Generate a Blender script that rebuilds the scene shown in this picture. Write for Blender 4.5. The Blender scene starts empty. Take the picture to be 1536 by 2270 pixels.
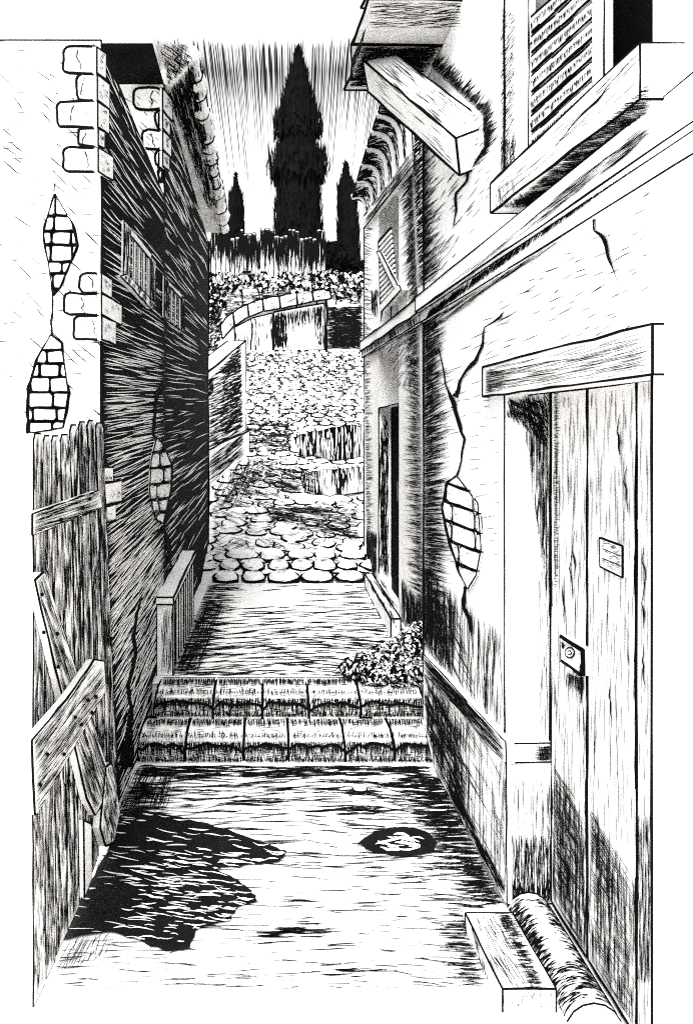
import bpy, math, random
from mathutils import Vector as V
random.seed(7)
R = math.radians
S = bpy.context.scene
COL = S.collection

# ---------------------------------------------------------------- camera, sky, sun, exposure
F, CX, CY, H = 1770.0, 590.0, 990.0, 1.7      # focal length and vanishing point, in photo pixels; eye height
EYE = V((0, 0, H))
cd = bpy.data.cameras.new('camera'); cam = bpy.data.objects.new('camera', cd); COL.objects.link(cam)
cam.location = EYE; cam.rotation_euler = (R(90), 0, 0)
cd.sensor_fit = 'VERTICAL'; cd.sensor_height = 36; cd.lens = 36 * F / 2270
cd.shift_x = (768 - CX) / 2270; cd.shift_y = -(1135 - CY) / 2270
cd.clip_start = .05; cd.clip_end = 2000
S.camera = cam
S.view_settings.view_transform = 'Standard'; S.view_settings.look = 'None'
S.view_settings.gamma = 1; S.view_settings.exposure = 1.65
S.cycles.use_denoising = False; S.cycles.filter_width = 1.15   # keep the pen-fine lines and the natural grain
SUN_EL, SUN_AZ = 52, 198                      # azimuth clockwise from +Y: behind the camera, a little to its left
W = bpy.data.worlds.new('World'); S.world = W; W.use_nodes = True
nt = W.node_tree; nt.nodes.clear()
def N(t, **k):
    n = nt.nodes.new(t)
    for a, b in k.items(): setattr(n, a, b)
    return n
def M2(op, a, b=None, c=None):
    n = N('ShaderNodeMath', operation=op)
    for i, v in enumerate((a, b, c)):
        if v is None: continue
        if isinstance(v, (int, float)): n.inputs[i].default_value = v
        else: nt.links.new(v, n.inputs[i])
    return n.outputs[0]
sky = N('ShaderNodeTexSky', sky_type='NISHITA', sun_disc=False)
sky.sun_elevation = R(SUN_EL); sky.sun_rotation = R(SUN_AZ); sky.dust_density = 4; sky.air_density = 1.6
bw = N('ShaderNodeRGBToBW'); nt.links.new(sky.outputs[0], bw.inputs[0])
tc = N('ShaderNodeTexCoord'); sp = N('ShaderNodeSeparateXYZ'); nt.links.new(tc.outputs['Generated'], sp.inputs[0])
az = M2('SUBTRACT', M2('ARCTAN2', sp.outputs[0], sp.outputs[1]), .034)
u = M2('DIVIDE', az, M2('ADD', sp.outputs[2], .22))
cmb = N('ShaderNodeCombineXYZ'); nt.links.new(M2('MULTIPLY', u, 400), cmb.inputs[0]); nt.links.new(M2('MULTIPLY', sp.outputs[2], 5), cmb.inputs[1])
no = N('ShaderNodeTexNoise'); no.inputs['Scale'].default_value = 1; no.inputs['Detail'].default_value = 2
nt.links.new(cmb.outputs[0], no.inputs['Vector'])
def ramp(src, pts):
    n = N('ShaderNodeValToRGB'); e = n.color_ramp.elements
    while len(e) < len(pts): e.new(.5)
    for x, (p, v) in zip(e, pts): x.position = p; x.color = (v, v, v, 1)
    nt.links.new(src, n.inputs[0]); return n.outputs[0]
thr = ramp(sp.outputs[2], [(.22, .95), (.30, .67), (.36, .57), (.425, .43), (.447, .5), (.465, .95)])
mask = M2('SMOOTH_MIN', M2('MULTIPLY', M2('MAXIMUM', M2('SUBTRACT', no.outputs[0], thr), 0), 22), 1, .1)
mask = M2('MULTIPLY', mask, ramp(M2('ABSOLUTE', az), [(.16, 1), (.25, 0)]))   # the cloud rays stand only over the head of the lane
val = M2('MULTIPLY', bw.outputs[0], M2('SUBTRACT', 1, M2('MULTIPLY', mask, .975)))
bg = N('ShaderNodeBackground'); bg.inputs[1].default_value = .15
nt.links.new(val, bg.inputs[0]); wo = N('ShaderNodeOutputWorld'); nt.links.new(bg.outputs[0], wo.inputs[0])
sl = bpy.data.lights.new('sun', 'SUN'); sl.energy = 2.2; sl.angle = R(24); sl.color = (1, .985, .96)
so = bpy.data.objects.new('sun', sl); COL.objects.link(so)
sd = V((math.sin(R(SUN_AZ)) * math.cos(R(SUN_EL)), math.cos(R(SUN_AZ)) * math.cos(R(SUN_EL)), math.sin(R(SUN_EL))))
so.rotation_euler = sd.to_track_quat('Z', 'Y').to_euler(); so.location = sd * 30

# ---------------------------------------------------------------- materials
def mat(name, c, var=.06, scale=9, rough=.85, bump=.15, bscale=60, spec=.2):
    m = bpy.data.materials.new(name); m.use_nodes = True; t = m.node_tree; b = t.nodes['Principled BSDF']
    b.inputs['Roughness'].default_value = rough; b.inputs['Specular IOR Level'].default_value = spec
    g = t.nodes.new('ShaderNodeNewGeometry')
    n = t.nodes.new('ShaderNodeTexNoise'); n.inputs['Scale'].default_value = scale; n.inputs['Detail'].default_value = 5
    t.links.new(g.outputs['Position'], n.inputs['Vector'])
    r = t.nodes.new('ShaderNodeValToRGB'); e = r.color_ramp.elements
    lo = max(c - var, c * .5)
    e[0].position = .35; e[0].color = (lo, lo * .985, lo * .975, 1); e[1].position = .6; e[1].color = (c, c * .995, c * .985, 1)
    t.links.new(n.outputs[0], r.inputs[0]); t.links.new(r.outputs[0], b.inputs['Base Color'])
    if bump:
        n2 = t.nodes.new('ShaderNodeTexNoise'); n2.inputs['Scale'].default_value = bscale; n2.inputs['Detail'].default_value = 3
        t.links.new(g.outputs['Position'], n2.inputs['Vector'])
        bp = t.nodes.new('ShaderNodeBump'); bp.inputs['Strength'].default_value = bump; bp.inputs['Distance'].default_value = .004
        t.links.new(n2.outputs[0], bp.inputs['Height']); t.links.new(bp.outputs[0], b.inputs['Normal'])
    return m
INK = mat('ink_lines_and_shade', .003, .001, 40, .95, 0, 60, .02)  # pen ink: outlines, grain and cracks, plus hatching that draws shade
PLASTER = mat('white_plaster', .82, .05, 3, .9, .25, 45)
WOOD = mat('pale_weathered_wood', .78, .10, 25, .8, .2, 90)
STONE = mat('pale_stone', .80, .10, 12, .9, .35, 40)
EARTH = mat('pale_trodden_earth', .80, .07, 5, .95, .3, 30)
DARK = mat('shade_black', .004, .002, 6, .95, .3, 40, .03)  # black that puts shade into the colour: alley walls, soffit, recesses
LEAF = mat('pale_leaf', .75, .15, 20, .7, 0)
DLEAF = mat('black_green_leaf', .004, .002, 3, .95, 0, 60, .03)
WATER = mat('still_water', .86, .02, 3, .03, .05, 5, .5)
WATER.node_tree.nodes['Principled BSDF'].inputs['Metallic'].default_value = 1   # seen so flat that it mirrors nearly everything
BLACK_PATCH = mat('black_ground_patch', .004, .002, 8, .6, .3, 14, .08)  # even black for the flat ground patches

# ---------------------------------------------------------------- helpers
def ray(px, py): return V(((px - CX) / F, 1, -(py - CY) / F))
class Plane:
    def __init__(s, p, n): s.p = V(p); s.n = V(n).normalized()
    def at(s, px, py, off=0):
        r = ray(px, py); return EYE + r * ((s.p + s.n * off - EYE).dot(s.n) / r.dot(s.n))
def P(px, py, d): return EYE + ray(px, py) * d
LEFT = Plane((-.70, 0, 0), (1, 0, 0)); FRONT = Plane((0, 3.4, 0), (0, -1, 0)); FRONT2 = Plane((0, 5.5, 0), (0, -1, 0))
RIGHT = Plane((.89, 0, 0), (-1, 0, 0)); DOORP = Plane((1.06, 0, 0), (-1, 0, 0)); JAMB = Plane((0, 2.98, 0), (0, -1, 0))
BDIR = V((.14, 4.35, 0)).normalized(); BN = V((-BDIR.y, BDIR.x, 0)); BP = V((1.06, 5.4, 0))
BWALL = Plane(BP, BN)
G0 = Plane((0, 0, 0), (0, 0, 1)); G1 = Plane((0, 0, .24), (0, 0, 1))
SLOPE = .214
def gz(d): return .24 + max(0, min(d, 36) - 8.6) * SLOPE
GS = Plane((0, 8.6, .24), (0, -SLOPE, 1))
FA, FB = V((-.97, 12.3, 0)), V((-.375, 14.8, 0))
FD = (FB - FA).normalized(); FN = V((FD.y, -FD.x, 0)); FWALL = Plane(FA, FN)
BACK = Plane((0, 35, 0), (0, -1, 0))

class MB:
    def __init__(s): s.v = []; s.f = []; s.m = []; s.mats = []
    def mi(s, m):
        if m not in s.mats: s.mats.append(m)
        return s.mats.index(m)
    def face(s, pts, m):
        b = len(s.v); s.v += [V(p) for p in pts]; s.f.append(tuple(range(b, b + len(pts)))); s.m.append(s.mi(m))
    def rod(s, a, b, r, m=INK, r2=None, k=5, seg=1):
        a, b = V(a), V(b); d = b - a
        if d.length < 1e-6: return
        r2 = r if r2 is None else r2
        z = d.normalized(); x = z.orthogonal().normalized(); y = z.cross(x)
        base = len(s.v); i = s.mi(m)
        for j in range(seg + 1):
            t = j / seg; c = a.lerp(b, t); rr = r + (r2 - r) * t
            if 0 < j < seg: c = c + x * random.uniform(-.5, .5) * r + y * random.uniform(-.5, .5) * r; rr *= random.uniform(.7, 1.35)
            for q in range(k):
                th = 2 * math.pi * q / k; s.v.append(c + (x * math.cos(th) + y * math.sin(th)) * rr)
        for j in range(seg):
            for q in range(k):
                s.f.append((base + j * k + q, base + j * k + (q + 1) % k, base + (j + 1) * k + (q + 1) % k, base + (j + 1) * k + q)); s.m.append(i)
        s.f.append(tuple(base + q for q in range(k - 1, -1, -1))); s.m.append(i)
        s.f.append(tuple(base + seg * k + q for q in range(k))); s.m.append(i)
    def path(s, pts, r, m=INK, k=6):
        for a, b in zip(pts, pts[1:]): s.rod(a, b, r, m, k=k)
    def line(s, a, b, lw):
        a, b = V(a), V(b)
        da = max(.6, a.y); db = max(.6, b.y)
        s.rod(a, b, lw * .5 * da / F, INK, lw * .5 * db / F, 4, max(1, min(9, int((b - a).length / (.1 * (da + db) / 6)) )))
    def hexa(s, c, m, lw=0, top=None, skip=()):      # c: 4 bottom corners then 4 top corners
        fs = [(3, 2, 1, 0), (4, 5, 6, 7), (0, 1, 5, 4), (1, 2, 6, 5), (2, 3, 7, 6), (3, 0, 4, 7)]
        for i, q in enumerate(fs):
            if i in skip: continue
            mm = m[i] if isinstance(m, (list, tuple)) else m
            s.face([c[k] for k in q], mm)
        if lw:
            for a, b in [(0, 1), (1, 2), (2, 3), (3, 0), (4, 5), (5, 6), (6, 7), (7, 4), (0, 4), (1, 5), (2, 6), (3, 7)]:
                s.line(c[a], c[b], lw)
    def box(s, x0, x1, y0, y1, z0, z1, m, lw=0, skip=()):
        s.hexa([V(p) for p in ((x0, y0, z0), (x1, y0, z0), (x1, y1, z0), (x0, y1, z0), (x0, y0, z1), (x1, y0, z1), (x1, y1, z1), (x0, y1, z1))], m, lw, skip=skip)
    def plate(s, poly, pl, t, m, lw=4, off=0, bev=.12, edge=None):   # outline in photo pixels, laid on a plane, thickness t
        top = [pl.at(x, y, off + t) for x, y in poly]
        back = [p - pl.n * t for p in top]
        c = sum(top, V()) / len(top)
        sh = [p - pl.n * t * .3 for p in top]
        ins = [p + (c - p) * min(.5, bev * t / max(.001, (c - p).length) * 4) for p in top]
        n = len(poly)
        s.face(ins, m)
        for i in range(n):
            j = (i + 1) % n
            s.face((ins[i], ins[j], sh[j], sh[i]), m); s.face((sh[i], sh[j], back[j], back[i]), edge or m)
        if lw:
            for i in range(n): s.line(sh[i] + pl.n * t * .15, sh[(i + 1) % n] + pl.n * t * .15, lw)
    def stroke(s, pl, a, b, w, m=INK, bend=0, off=.004, taper=.25, seg=3):
        ax, ay = a; bx, by = b; dx, dy = bx - ax, by - ay; L = math.hypot(dx, dy)
        if L < .5: return
        nx, ny = -dy / L, dx / L; w = max(1.3, w * .5)
        l = []; r = []
        for j in range(seg + 1):
            t = j / seg; q = bend * 4 * t * (1 - t) + (random.uniform(-.35, .35) * w if 0 < j < seg else 0)
            ww = w * .5 * (taper + (1 - taper) * min(1, 2.2 * math.sin(math.pi * t))) * random.uniform(.75, 1.2)
            x, y = ax + dx * t + nx * q, ay + dy * t + ny * q
            p1 = pl.at(x + nx * ww, y + ny * ww, off); p2 = pl.at(x - nx * ww, y - ny * ww, off)
            l.append(p1); r.append(p2)
        b0 = len(s.v); s.v += l + r; i = s.mi(m); k = seg + 1
        for j in range(seg): s.f.append((b0 + j, b0 + j + 1, b0 + k + j + 1, b0 + k + j)); s.m.append(i)
    def hatch(s, pl, poly, ang, n, ln, w, m=INK, jit=6, bend=.03, off=.004, dens=None, seg=3):
        xs = [p[0] for p in poly]; ys = [p[1] for p in poly]; k = 0; tries = 0; n = int(n * 1.4); done = []
        fl = ang if callable(ang) else (lambda x, y: ang)
        while k < n and tries < n * 12:
            tries += 1; best = None; bs = -1          # of a few candidate places keep the one farthest from its neighbours: even pen hatching
            for _ in range(4):
                x, y = random.uniform(min(xs), max(xs)), random.uniform(min(ys), max(ys))
                if not inside(x, y, poly): continue
                if dens and random.random() > dens(x, y): continue
                q = R(fl(x, y)); c0, s0 = math.cos(q), math.sin(q); sc = 1e9
                for (ex, ey) in done[-420:]:
                    dx, dy = x - ex, y - ey; v = (dx * c0 + dy * s0) * .12; u2 = dx * s0 - dy * c0; v = v * v + u2 * u2
                    if v < sc: sc = v
                if sc > bs: bs = sc; best = (x, y)
            if not best: continue
            x, y = best; a = R(fl(x, y) + random.gauss(0, jit)); L = random.uniform(*ln) / 2
            ca, sa = math.cos(a), math.sin(a)
            l0 = l1 = L
            while l0 > 1 and not inside(x - ca * l0, y - sa * l0, poly): l0 *= .7
            while l1 > 1 and not inside(x + ca * l1, y + sa * l1, poly): l1 *= .7
            if l0 + l1 < L * .5: continue
            s.stroke(pl, (x - ca * l0, y - sa * l0), (x + ca * l1, y + sa * l1), random.uniform(*w), m, random.uniform(-bend, bend) * L * 2, off + random.uniform(0, .0012), seg=seg)
            k += 1; done.append((x, y))
    def fringe(s, pl, pts, ang, n, ln, w, m=INK, jit=8, off=.004, side=0):   # short strokes springing from a line
        seg = [(a, b, math.dist(a, b)) for a, b in zip(pts, pts[1:])]; T = sum(q[2] for q in seg)
        for _i in range(int(n * 1.3)):
            t = T * (_i + random.random()) / int(n * 1.3)
            for a, b, L in seg:
                if t <= L: break
                t -= L
            x, y = a[0] + (b[0] - a[0]) * t / L, a[1] + (b[1] - a[1]) * t / L
            q = R((ang(x, y) if callable(ang) else ang) + random.gauss(0, jit)); l = random.uniform(*ln)
            if side == 0: x -= math.cos(q) * l * .5; y -= math.sin(q) * l * .5
            s.stroke(pl, (x, y), (x + math.cos(q) * l, y + math.sin(q) * l), random.uniform(*w), m, random.uniform(-.04, .04) * l, off + random.uniform(0, .001))
    def poly_line(s, pl, pts, ws, m=INK, off=.005, wob=2.0):    # a crack: ribbon of varying width through pixel points
        P2 = []
        for (a, b, wa, wb) in zip(pts, pts[1:], ws, ws[1:]):
            n = max(2, int(math.dist(a, b) / 14))
            for j in range(n):
                t = j / n; P2.append((a[0] + (b[0] - a[0]) * t + random.uniform(-wob, wob), a[1] + (b[1] - a[1]) * t + random.uniform(-wob * .4, wob * .4), (wa + (wb - wa) * t) * random.uniform(.7, 1.3)))
        P2.append((*pts[-1], ws[-1]))
        for (x0, y0, w0), (x1, y1, w1) in zip(P2, P2[1:]):
            dx, dy = x1 - x0, y1 - y0; L = math.hypot(dx, dy) or 1; nx, ny = -dy / L / 2, dx / L / 2
            s.face([pl.at(x0 + nx * w0, y0 + ny * w0, off), pl.at(x1 + nx * w1, y1 + ny * w1, off), pl.at(x1 - nx * w1, y1 - ny * w1, off), pl.at(x0 - nx * w0, y0 - ny * w0, off)], m)
    def build(s, name, parent=None):
        o0 = ROOT_LOC(parent)
        me = bpy.data.meshes.new(name); me.from_pydata([tuple(v - o0) for v in s.v], [], s.f)
        for m in s.mats: me.materials.append(m)
        for p, i in zip(me.polygons, s.m): p.material_index = i
        me.update()
        o = bpy.data.objects.new(name, me); COL.objects.link(o)
        if parent: o.parent = parent
        return o
def ROOT_LOC(p):
    if p is None: return V()
    while p.parent: p = p.parent
    return p.location.copy()
def inside(x, y, poly):
    c = False; j = len(poly) - 1
    for i in range(len(poly)):
        xi, yi = poly[i]; xj, yj = poly[j]
        if (yi > y) != (yj > y) and x < (xj - xi) * (y - yi) / (yj - yi) + xi: c = not c
        j = i
    return c
def clip(sub, cl):
    ar = sum(a[0] * b[1] - b[0] * a[1] for a, b in zip(cl, cl[1:] + cl[:1])); sg = 1 if ar > 0 else -1
    out = sub
    for a, b in zip(cl, cl[1:] + cl[:1]):
        inp, out = out, []
        f = lambda p: sg * ((b[0] - a[0]) * (p[1] - a[1]) - (b[1] - a[1]) * (p[0] - a[0]))
        for p, q in zip(inp, inp[1:] + inp[:1]):
            fp, fq = f(p), f(q)
            if fp >= 0: out.append(p)
            if fp * fq < 0: t = fp / (fp - fq); out.append((p[0] + (q[0] - p[0]) * t, p[1] + (q[1] - p[1]) * t))
        if not out: return []
    return out
def hull(p):
    p = sorted(set(p)); o = []
    for seq in (p, p[::-1]):
        h = []
        for q in seq:
            while len(h) > 1 and (h[-1][0] - h[-2][0]) * (q[1] - h[-2][1]) - (h[-1][1] - h[-2][1]) * (q[0] - h[-2][0]) <= 0: h.pop()
            h.append(q)
        o += h[:-1]
    return o
def cracks(parent, pl, lst, off=.005):
    for pts, ws in lst:
        m = MB(); m.poly_line(pl, pts, ws, off=off); m.build('crack', parent)
def rrect(x0, y0, x1, y1, r=8, wob=2.5, sk=0):    # rounded, hand-cut rectangle in pixels; sk = rise per pixel to the right
    pts = []
    for cx, cy, a0 in ((x1 - r, y1 - r, 0), (x0 + r, y1 - r, 90), (x0 + r, y0 + r, 180), (x1 - r, y0 + r, 270)):
        for k in range(3):
            a = R(a0 + k * 45); pts.append([cx + r * math.cos(a), cy + r * math.sin(a)])
    out = []
    for p, q in zip(pts, pts[1:] + pts[:1]):
        out.append(p)
        if math.dist(p, q) > 25: out.append([(p[0] + q[0]) / 2, (p[1] + q[1]) / 2])
    return [(x + random.uniform(-wob, wob), y + random.uniform(-wob, wob) + (x - x0) * sk) for x, y in out]
def tag(o, label=None, cat=None, group=None, kind=None):
    if label: o['label'] = label
    if cat: o['category'] = cat
    if group: o['group'] = group
    if kind: o['kind'] = kind
    return o
def thing(name, loc, label, cat, group=None):
    o = bpy.data.objects.new(name, None); COL.objects.link(o); o.location = V(loc); o.empty_display_size = .2
    return tag(o, label, cat, group)
def bricks(poly, pl, rows, skew, bw_, parent, seed, off=.0):   # a hole in the plaster with bricks showing
    rnd = random.getstate(); random.seed(seed)
    m = MB()
    m.face([pl.at(x, y, off + .003) for x, y in poly], INK)
    x0 = min(p[0] for p in poly); x1 = max(p[0] for p in poly)
    ins = hull([(x + (sum(p[0] for p in poly) / len(poly) - x) * .08, y) for x, y in poly])
    for k, (a, b) in enumerate(zip(rows, rows[1:])):
        x = x0 - bw_ * random.uniform(.2, .8)
        while x < x1:
            w = bw_ * random.uniform(.75, 1.2)
            o = (x - x0) * skew; q = rrect(x + 1.5, a + 2 + o, x + w - 1.5, b - 2 + o, 5, 1.2, skew)
            c = clip(q, ins)
            if len(c) > 2 and abs(sum(p[0] * r[1] - r[0] * p[1] for p, r in zip(c, c[1:] + c[:1]))) > 30:
                m.plate(c, pl, .012, STONE, 3.6, off + .003)
                cx = sum(p[0] for p in c) / len(c); cy = sum(p[1] for p in c) / len(c)
                for _ in range(14):
                    px, py = random.choice(c); t = random.uniform(.55, .95)
                    xx, yy = cx + (px - cx) * t, cy + (py - cy) * t
                    m.stroke(pl, (xx, yy), (xx + random.uniform(-5, 5), yy + random.uniform(-3, 3)), 2.4, off=off + .017, seg=2)
            x += w
    n = len(poly)
    pts = list(poly) + [poly[0]]
    m.poly_line(pl, pts, [5] * len(pts), off=off + .006)
    random.setstate(rnd)
    return m.build('exposed_brick', parent)
def cracklet(m, pl, x, y, L, off, w=3):
    pts = [(x, y)]
    for _ in range(3): pts.append((pts[-1][0] + random.uniform(-7, 9), pts[-1][1] + L / 3))
    m.poly_line(pl, pts, [w, w * .7, w, 1], off=off)
toVP = lambda x, y: math.degrees(math.atan2(880 - y, 620 - x))

# ---------------------------------------------------------------- ground
g = MB()
prof = [(-12, 0), (4.92, 0), (4.92, .235), (8.6, .235), (36, gz(36) - .005), (70, gz(36)), (900, gz(36) - 1)]
for (y0, z0), (y1, z1) in zip(prof, prof[1:]):
    g.face([V((-400, y0, z0)), V((400, y0, z0)), V((400, y1, z1)), V((-400, y1, z1))], EARTH)
gp = [(90, 2190), (300, 1698), (960, 1698), (1120, 2005), (1040, 2020), (1085, 2190)]
wav = lambda x, y: 3 * math.sin(x / 90 + y / 60) + (x - 640) / 640 * 4
def gd(x, y):  # stroke density, higher where shade is drawn by steps and walls
    d = .35
    if y < 1760: d += .5
    if x > 820 and 1720 < y < 1870: d += .2
    if x > 1150 - (2100 - y) * .62 - 130: d += .45
    if y > 1930 and x < 1000: d *= .5
    if 540 < x < 800 and y > 1830: d *= .7
    return d
g.hatch(G0, gp, wav, 620, (30, 130), (2.2, 4.4), jit=2.5, bend=.05, dens=gd)
g.hatch(G0, [(305, 1698), (955, 1698), (965, 1720), (295, 1720)], 0, 60, (40, 130), (3, 6), jit=1.5)  # dense strokes draw shade along the foot of the lower step
g.hatch(G0, [(850, 1720), (985, 1720), (1060, 1860), (900, 1800)], 2, 30, (50, 110), (3, 5.5), jit=2)  # more hatched-in shade beside the steps
g.fringe(G0, [(975, 1720), (1120, 2000)], 178, 120, (30, 110), (2.6, 5), jit=4, side=1)
g.fringe(G0, [(1045, 2030), (1080, 2185)], 180, 50, (25, 110), (2.2, 4), jit=3, side=1)
g.fringe(G0, [(285, 1740), (240, 1830)], -5, 40, (40, 120), (2.5, 4), jit=4, side=1)
g.hatch(G0, [(290, 1700), (390, 1700), (370, 1800), (265, 1800)], 112, 45, (40, 100), (2, 3.2), jit=4)
g.hatch(G0, [(125, 2090), (250, 2060), (235, 2120), (120, 2160)], 120, 24, (30, 70), (2, 3.2), jit=5)
for x0, x1, y, n in ((580, 720, 2065, 22), (690, 850, 2150, 12), (520, 620, 1782, 8), (690, 860, 1795, 16)):
    for _ in range(n):
        x = random.uniform(x0, x1); yy = y + random.gauss(0, 6); L = random.uniform(20, 55)
        g.stroke(G0, (x - L, yy), (x + L, yy - 2), random.uniform(3, 7), bend=2)
tag(g.build('ground'), kind='structure')

# upper landing between the steps and the cobbles
g = MB()
g.face([V((-.72, 4.9, .2445)), V((1.3, 4.9, .2445)), V((1.3, 8.5, .2445)), V((-.72, 8.5, .2445))], EARTH)
lp = [(360, 1497), (462, 1296), (806, 1296), (900, 1400), (930, 1497)]
def ld(x, y):
    return .3 + (.55 if y > 1390 else 0) + (.4 if x < 470 else 0) + (.25 if x > 780 else 0) - (.25 if y < 1345 and 500 < x < 760 else 0)
g.hatch(G1, lp, wav, 290, (25, 100), (2, 3.6), jit=2.5, dens=ld, off=.008)
g.fringe(G1, [(385, 1490), (462, 1296)], 0, 90, (20, 90), (2, 3.5), jit=3, side=1, off=.008)
g.hatch(G1, [(385, 1490), (455, 1340), (500, 1330), (440, 1490)], 112, 40, (40, 110), (1.6, 2.6), jit=4, off=.009)
tag(g.build('landing'), kind='structure')

# cobbled lane climbing away: low domed stones, each ringed with dark earth
g = MB()
nrm = GS.n; up_l = V((0, 1, SLOPE)).normalized()
def cobble(x, d, a, b, lw, hgt=.03, full=.8, up=.0):
    c = V((x, d, gz(d) + .004 + up)); k = 12; ph = random.uniform(0, 6)
    ring = []; rin = []
    for q in range(k):
        th = 2 * math.pi * q / k; w = random.uniform(.9, 1.08)
        ring.append(c + V((1, 0, 0)) * math.cos(th) * a * w + up_l * math.sin(th) * b * w)
        rin.append(c + V((1, 0, 0)) * math.cos(th) * a * w * .72 + up_l * math.sin(th) * b * w * .72 + nrm * hgt)
    for q in range(k):
        r = (q + 1) % k
        g.face((ring[q], ring[r], rin[r], rin[q]), STONE)
    g.face(rin, STONE)
    rr = lw * .5 * d / F
    for q in range(k):
        r = (q + 1) % k
        if random.random() < full: g.rod(ring[q] + nrm * rr * .4, ring[r] + nrm * rr * .4, rr * random.uniform(.6, 1.3), INK, k=4)
d = 8.95
while d < 34.5:
    near = max(0, 1 - (d - 8.9) / 6)
    a = .145 + .02 * near; step = .30 + .22 * (d > 16) + .25 * (d > 24) + .03 * near
    xl = -.95 if d < 12.6 else (-.9 + .215 * (d - 12.6) if d < 15 else -.37 - (d - 15) * .055)
    xr = 1.25 + max(0, d - 9.7) * .16
    x = xl - random.uniform(0, .3)
    while x < min(xr, (815 - CX) * d / F + .3):
        px = CX + F * x / d
        wl = 3.8 + .6 * near
        if not (12.0 < d < 15.2 and x > .15 + 0 and abs(d - 13.4) > .5 and False):
            cobble(x + random.uniform(-.05, .05), d + random.uniform(-.12, .12), a * random.uniform(.75, 1.25), step * .5 * random.uniform(.8, 1.12), wl, .03 if d < 20 else .05, .85 if d < 20 else .55)
        x += a * 2.0 * random.uniform(.92, 1.18)
    d += step
for row, (y, wl) in enumerate(((1288, 6.5), (1262, 6), (1238, 4.5))):       # the heavy kerb-like rows along the lower edge
    x = 475 + row * 12
    while x < 800:
        w = random.uniform(22, 38)
        if True:
            p = (GS if y < 1290 else G1).at(x + w, y); cobble(p.x, max(8.55, p.y), w * p.y / F, random.uniform(.13, .18), wl * 1.1, .05, .97, .03)
            for _ in range(5): xx = x + random.uniform(.3, 1.5) * w; yy = y + random.uniform(-5, 5); g.stroke(GS, (xx, yy), (xx + random.uniform(8, 20), yy + random.uniform(-2, 2)), 2.4, off=.1)
        x += w * 2 + random.uniform(0, 6)
g.hatch(GS, [(470, 1095), (560, 1005), (720, 1050), (700, 1080), (520, 1130)], 16, 75, (50, 130), (2, 3.4), jit=3, off=.06)
g.hatch(GS, [(465, 1090), (540, 1012), (610, 1030), (500, 1140)], 118, 45, (35, 80), (1.6, 2.6), jit=5, off=.06)
g.hatch(GS, [(560, 1110), (800, 1130), (800, 1200), (600, 1150)], 8, 60, (60, 160), (1.8, 3), jit=3, off=.06)
g.hatch(GS, [(540, 785), (800, 785), (800, 940), (545, 940)], 4, 380, (10, 28), (2, 3.4), jit=14, off=.08)
g.hatch(GS, [(545, 935), (650, 935), (650, 1000), (548, 1000)], 3, 90, (12, 44), (2.2, 3.8), jit=8, off=.06)
g.hatch(GS, [(470, 1110), (800, 1110), (800, 1250), (470, 1250)], 6, 170, (15, 40), (2.2, 3.4), jit=15, off=.05)
tag(g.build('cobbled_path'), kind='structure')

# ---------------------------------------------------------------- black ground patches and shiny puddles
def blob(pts, n=4, wob=3):
    out = []
    for a, b in zip(pts, pts[1:] + pts[:1]):
        for j in range(n):
            t = j / n; out.append((a[0] + (b[0] - a[0]) * t + random.uniform(-wob, wob), a[1] + (b[1] - a[1]) * t + random.uniform(-wob, wob) * .6))
    return out
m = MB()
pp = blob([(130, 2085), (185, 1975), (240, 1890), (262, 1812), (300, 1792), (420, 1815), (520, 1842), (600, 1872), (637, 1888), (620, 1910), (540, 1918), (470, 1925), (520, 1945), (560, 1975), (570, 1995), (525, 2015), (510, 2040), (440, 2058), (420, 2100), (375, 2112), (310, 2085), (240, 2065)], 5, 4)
m.face([G0.at(x, y, .008) for x, y in pp], BLACK_PATCH)  # flat black patch with a ragged outline, laid on the ground
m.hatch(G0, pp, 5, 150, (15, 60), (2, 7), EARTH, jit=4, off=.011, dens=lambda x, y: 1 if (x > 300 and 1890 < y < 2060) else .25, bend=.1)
tag(m.build('puddle'), 'large ragged black patch with pale streaks beside the plank fence', 'puddle')  # flat black ground patch under the shared puddle name
m = MB()
pp = blob([(795, 1868), (830, 1842), (890, 1830), (945, 1842), (972, 1870), (945, 1893), (880, 1897), (825, 1890)], 4, 4)
m.face([G0.at(x, y, .008) for x, y in pp], BLACK_PATCH)  # flat black patch, pale strokes across its middle
m.hatch(G0, blob([(828, 1868), (880, 1844), (942, 1860), (926, 1884), (860, 1888)], 3, 1), 6, 15, (25, 60), (5, 11), EARTH, jit=7, off=.011, bend=.12)
tag(m.build('puddle'), 'small round black patch with pale middle in front of the steps', 'puddle')  # flat black ground patch under the shared puddle name
for pts, lab in (([(650, 968), (690, 955), (805, 940), (812, 1012), (740, 1020), (664, 1008)], 'upper shiny puddle on the cobbles reflecting the dark tree'),
                 ([(664, 1056), (700, 1042), (812, 1034), (812, 1088), (730, 1098), (680, 1086)], 'lower shiny puddle on the cobbles reflecting the dark tree')):
    m = MB(); q = blob(pts, 5, 4)
    m.face([GS.at(x, y, .05) for x, y in q], WATER)
    m.hatch(GS, q, 90, 46, (12, 50), (2, 4), EARTH, jit=1.5, off=.056)  # pale strokes paint ripple glints on the water
    m.hatch(GS, q, 90, 14, (12, 40), (2, 3), INK, jit=1.5, off=.058)  # dark strokes paint tree reflections on the water
    tag(m.build('puddle'), lab, 'puddle')
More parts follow.
